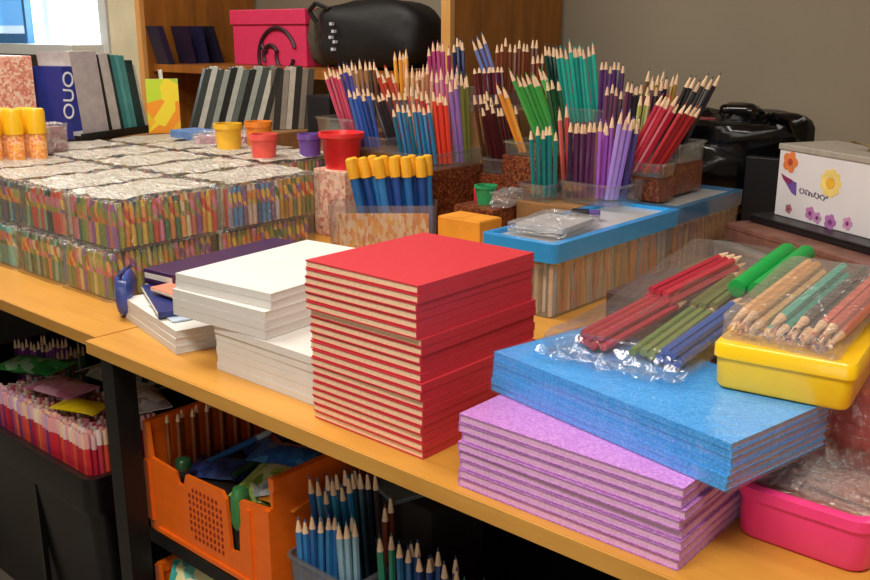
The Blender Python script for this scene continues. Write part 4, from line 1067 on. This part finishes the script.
# pencil tubs right of the crates
tub(-1.018, -.875, .812, .935, -.3585, .09, 'clear tub of blue pencils right of the orange crate', clear('grey_tub', '#c8d0d8', .08, .08, .1))
tub(-.868, -.66, .83, .925, -.3585, .09, 'clear tub of green and navy pencils under the table, farther right', clear('grey_tub_b', '#c8d0d8', .08, .08, .1))
UB = [
 ('steel blue pencil at the front of the tub right of the crate', (-.972, .835, -.352), (0, 0, 1), .158, 7, .060, ['#2c6ca8', '#3478b0', '#245c98']),
 ('blue pencil at the back of the tub right of the crate', (-.985, .895, -.352), (-.08, -.05, 1), .185, 9, .070, ['#2470a0', '#1c5c94', '#2c80ac']),
 ('dark pencil at the very back of the tub right of the crate', (-.965, .918, -.352), (-.06, -.03, 1), .200, 8, .08, ['#1c2838', '#3c3030', '#2c4c5c']),
 ('teal pencil standing at the right front of the tub beside the crate', (-.908, .842, -.352), (-.03, 0, 1), .168, 4, .030, ['#4ca0a0', '#88a8b8']),
 ('rusty brown pencil at the right of the tub beside the crate', (-.890, .90, -.352), (-.02, 0, 1), .185, 2, .014, ['#6c3020']),
 ('dark green pencil at the left of the second tub', (-.842, .855, -.352), (-.03, 0, 1), .165, 3, .024, ['#2c7c60']),
 ('dull blue pencil in the middle of the second tub', (-.805, .86, -.352), (-.03, 0, 1), .163, 4, .030, ['#285c88', '#2c5080']),
 ('navy pencil in the second tub', (-.765, .86, -.352), (-.04, 0, 1), .160, 4, .032, ['#24407c', '#1c3468']),
 ('grey violet pencil at the right of the second tub', (-.730, .865, -.352), (-.03, 0, 1), .158, 3, .022, ['#5c5878', '#4c486c']),
 ('dark teal pencil at the far right of the second tub', (-.695, .87, -.352), (-.02, 0, 1), .145, 3, .030, ['#204c50'])]
for lab, b, u, ln_, n, wm, cols in UB: bunch(b, u, ln_, n, wm, cols, lab, lab.split(' pencil')[0] + ' pencils under the table', spread=.04)
sf = tag(empty('folder', (-.928, .985, T - .19), math.radians(-18)), 'slate grey folder lying behind the blue pencil tub under the table', 'folder')
MB().box(-.05, .05, -.05, .05, 0, .0012).box(-.05, .05, -.05, .05, .0052, .0065).box(-.05, .05, .0485, .05, 0, .0065).build('cover', mat('slate_card', '#66747a', .5), sf)
MB().box(-.048, .049, -.049, .048, .0014, .005).build('pages', paint('#5c6064', .7), sf)
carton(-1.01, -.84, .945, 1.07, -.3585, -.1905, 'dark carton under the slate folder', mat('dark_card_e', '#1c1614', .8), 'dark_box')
for i in range(5):
    o = stick('#8c4820'); orient(o, (-1.005 + i * .009, .95, T - .186), (-.1, 1, .02), 0); tag(o, 'brown short pencil lying left of the slate folder', 'pencil', 'brown pencils by the slate folder')

# black bin on the left with red felt pens
bn = tag(empty('storage_bin', (-2.085, 1.03, 0)), 'black plastic bin of red felt pens under the left table', 'bin')
bin_m = mat('black_plastic', '#070708', .3, .1)
bw, bd = .97, .46
MB().loops([rrect(bw - .10, bd - .10, .03, .002), rrect(bw - .035, bd - .035, .035, T - .42), rrect(bw - .045, bd - .045, .03, T - .42), rrect(bw - .11, bd - .11, .03, .01)]).build('bin_body', bin_m, bn, smooth=True)
MB().loops([rrect(bw - .005, bd - .005, .035, T - .424), rrect(bw, bd, .035, T - .415), rrect(bw - .006, bd - .006, .03, T - .345), rrect(bw - .035, bd - .035, .025, T - .345), rrect(bw - .04, bd - .04, .03, T - .424), rrect(bw - .005, bd - .005, .035, T - .424)], False, False).build('rim', bin_m, bn, smooth=True)
for xr in (-.20, .20): MB().box(xr, xr + .015, -bd/2 + .018, -bd/2 + .03, .02, T - .43).build('rib', bin_m, bn)
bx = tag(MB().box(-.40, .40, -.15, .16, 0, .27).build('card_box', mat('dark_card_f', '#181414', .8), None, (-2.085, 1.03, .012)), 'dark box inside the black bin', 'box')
_rp = {}
def red_pen(col, cap):
    if col not in _rp:
        b = MB().tube((0, 0, 0), (0, 0, .115), .0058, .0058, 8).build('felt_pen', paint(col, .35), smooth=True)
        MB().lathe([(.0064, .115), (.0064, .140), (.004, .146)], 8).build('cap', paint(cap, .35), b, smooth=True)
        _rp[col] = [b, 0]
    p = _rp[col]; p[1] += 1
    return p[0] if p[1] == 1 else copy_tree(p[0])
RP = [('#d02c3c', '#e8a0a0'), ('#c8384c', '#e8d0c8'), ('#dc5038', '#ecc0a0'), ('#b82838', '#e0b0b0'), ('#e07048', '#f0d8c0'), ('#c04860', '#d8a8b8'), ('#7c3468', '#c8a0c0')]
X0, X1, Y0, Y1 = -2.10, -1.655, .845, 1.02
n_, m_ = int((X1 - X0) / .0126), int((Y1 - Y0) / .0126)
for i in range(n_):
    for j in range(m_):
        if j > 1 and i < n_ - 2: continue
        c = random.choice(RP[:4] if i > n_ - 14 else RP)
        o = red_pen(*c); orient(o, (X0 + i * .0126, Y0 + j * .0126, T - .425), (random.uniform(-.01, .01), 0, 1), 0, random.uniform(.96, 1.02))
        tag(o, 'red or pink felt pen standing upright in the black bin', 'pen', 'red felt pens in the bin')
        for q in o.children: pass
bs = MB()
for i in range(0, n_ - 2):
    for j in range(2, m_): bs.tube((X0 + i * .0126, Y0 + j * .0126, T - .425), (X0 + i * .0126, Y0 + j * .0126, T - .425 + random.uniform(.130, .142)), .0058, .004, 6)
bi = bs.build('felt_pens', island('red_pen_fill', ['#d0a0a0', '#e0c8c0', '#c87888', '#e8d8d0', '#c05060', '#d8a890'], .5)); tag(bi, 'mass of felt pens behind the front rows in the black bin', 'pens', kind='stuff')
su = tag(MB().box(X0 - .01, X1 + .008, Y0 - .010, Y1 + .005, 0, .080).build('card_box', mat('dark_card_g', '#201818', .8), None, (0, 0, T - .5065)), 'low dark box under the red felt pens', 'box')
packet(-1.80, .905, -0.278, .10, .065, .014, .35, .0, ['#f0d020', '#e8c818', '#f4d838'], 'yellow packet lying on top of the red felt pens')
packet(-1.93, .93, -0.278, .13, .09, .018, .2, .0, ['#d890b0', '#e0a8bc', '#c87898'], 'pink packet lying on the felt pens left of the yellow one')
packet(-1.73, 1.0, -0.281, .14, .10, .03, -.3, .0, ['#e0dcdc', '#c8c4c8', '#f0ecec', '#a8a0a8'], 'white crinkled packet behind the yellow one in the bin')
packet(-2.10, .95, -0.278, .15, .10, .03, .4, .0, ['#2c9c4c', '#3cac5c', '#88b898', '#208040'], 'green packet at the left end of the felt pens')
packet(-1.90, 1.08, -0.291, .24, .12, .03, .1, .0, ['#a0a8a0', '#c0c0b8', '#2c3450', '#88908c'], 'pale grey packet at the back of the black bin')
# dim things behind the bin
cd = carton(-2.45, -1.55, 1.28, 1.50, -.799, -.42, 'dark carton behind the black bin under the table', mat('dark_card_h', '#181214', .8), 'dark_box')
bunch((-2.315, 1.15, -.515), (0, 0, 1), .205, 7, .13, ['#8c5040', '#34705c', '#a0948c'], 'dim brown or green pencil at the back of the black bin', 'dim pencils at the back of the bin')
bunch((-2.465, 1.14, -.515), (0, 0, 1), .195, 16, .15, ['#70347c', '#84448c', '#4c2c5c'], 'dim purple pencil at the back left of the black bin', 'dim purple pencils')

# ------------------------------------------------------------------ light and camera
def area(name, loc, size, power, col, rot=(0, 0, 0), sy=None):
    l = bpy.data.lights.new(name, 'AREA'); l.energy = power; l.size = size; l.color = col
    if sy: l.shape = 'RECTANGLE'; l.size_y = sy
    o = bpy.data.objects.new(name, l); COL.objects.link(o); o.location = loc; o.rotation_euler = rot
    return o
WARM = (1.0, .93, .83)
area('ceiling_lamp_or_fill', (-.3, -.2, 2.66), 1.4, 42, WARM, (0, 0, 0), .5)
area('ceiling_lamp_or_fill', (-2.2, .9, 2.66), 1.4, 36, WARM, (0, 0, 0), .5)
area('ceiling_lamp_or_fill', (.9, 1.6, 2.66), 1.2, 8, WARM, (0, 0, 0), .5)
area('ceiling_lamp_or_fill', (-4.4, 1.2, 2.66), 1.2, 20, WARM, (0, 0, 0), .5)  # added overhead fill that brightens the window trim and cabinet
area('front_fill', (.4, -2.1, 1.3), 2.0, 20, (1.0, .95, .88), (PI/2, 0, math.radians(12)), 1.6)  # added fill for the space under the tables; no window on this side
area('window_daylight', (-5.8, 2.95, 1.85), 2.0, 60, (.80, .90, 1.0), (-PI/2, 0, 0), 1.1)
w = bpy.data.worlds.new('sky'); scene.world = w; w.use_nodes = True
bgn = w.node_tree.nodes['Background']
sk = w.node_tree.nodes.new('ShaderNodeTexSky'); sk.sky_type = 'HOSEK_WILKIE'; sk.turbidity = 6
bgn.inputs['Strength'].default_value = 2.2
bgn.inputs['Color'].default_value = (.86, .94, 1.0, 1)

cam = bpy.data.cameras.new('camera'); cam.sensor_width = 36; cam.lens = 944 / 870 * 36; cam.clip_start = .02
co = bpy.data.objects.new('camera', cam); COL.objects.link(co)
co.location = (0, 0, 1.3)
co.rotation_euler = (PI/2 - math.atan2(260, 944), 0, math.radians(41.4))
scene.camera = co
scene.cycles.transparent_max_bounces = 32
scene.cycles.max_bounces = 10
vs = scene.view_settings
vs.view_transform = 'Standard'; vs.look = 'None'; vs.gamma = 1; vs.use_curve_mapping = False
vs.exposure = 0.36
# prototypes that were never placed
for d_ in (_pencils,):
    for c_, p_ in d_.items():
        if not p_[1]:
            for ch in list(p_[0].children): bpy.data.objects.remove(ch)
            bpy.data.objects.remove(p_[0])
bpy.context.view_layer.update()
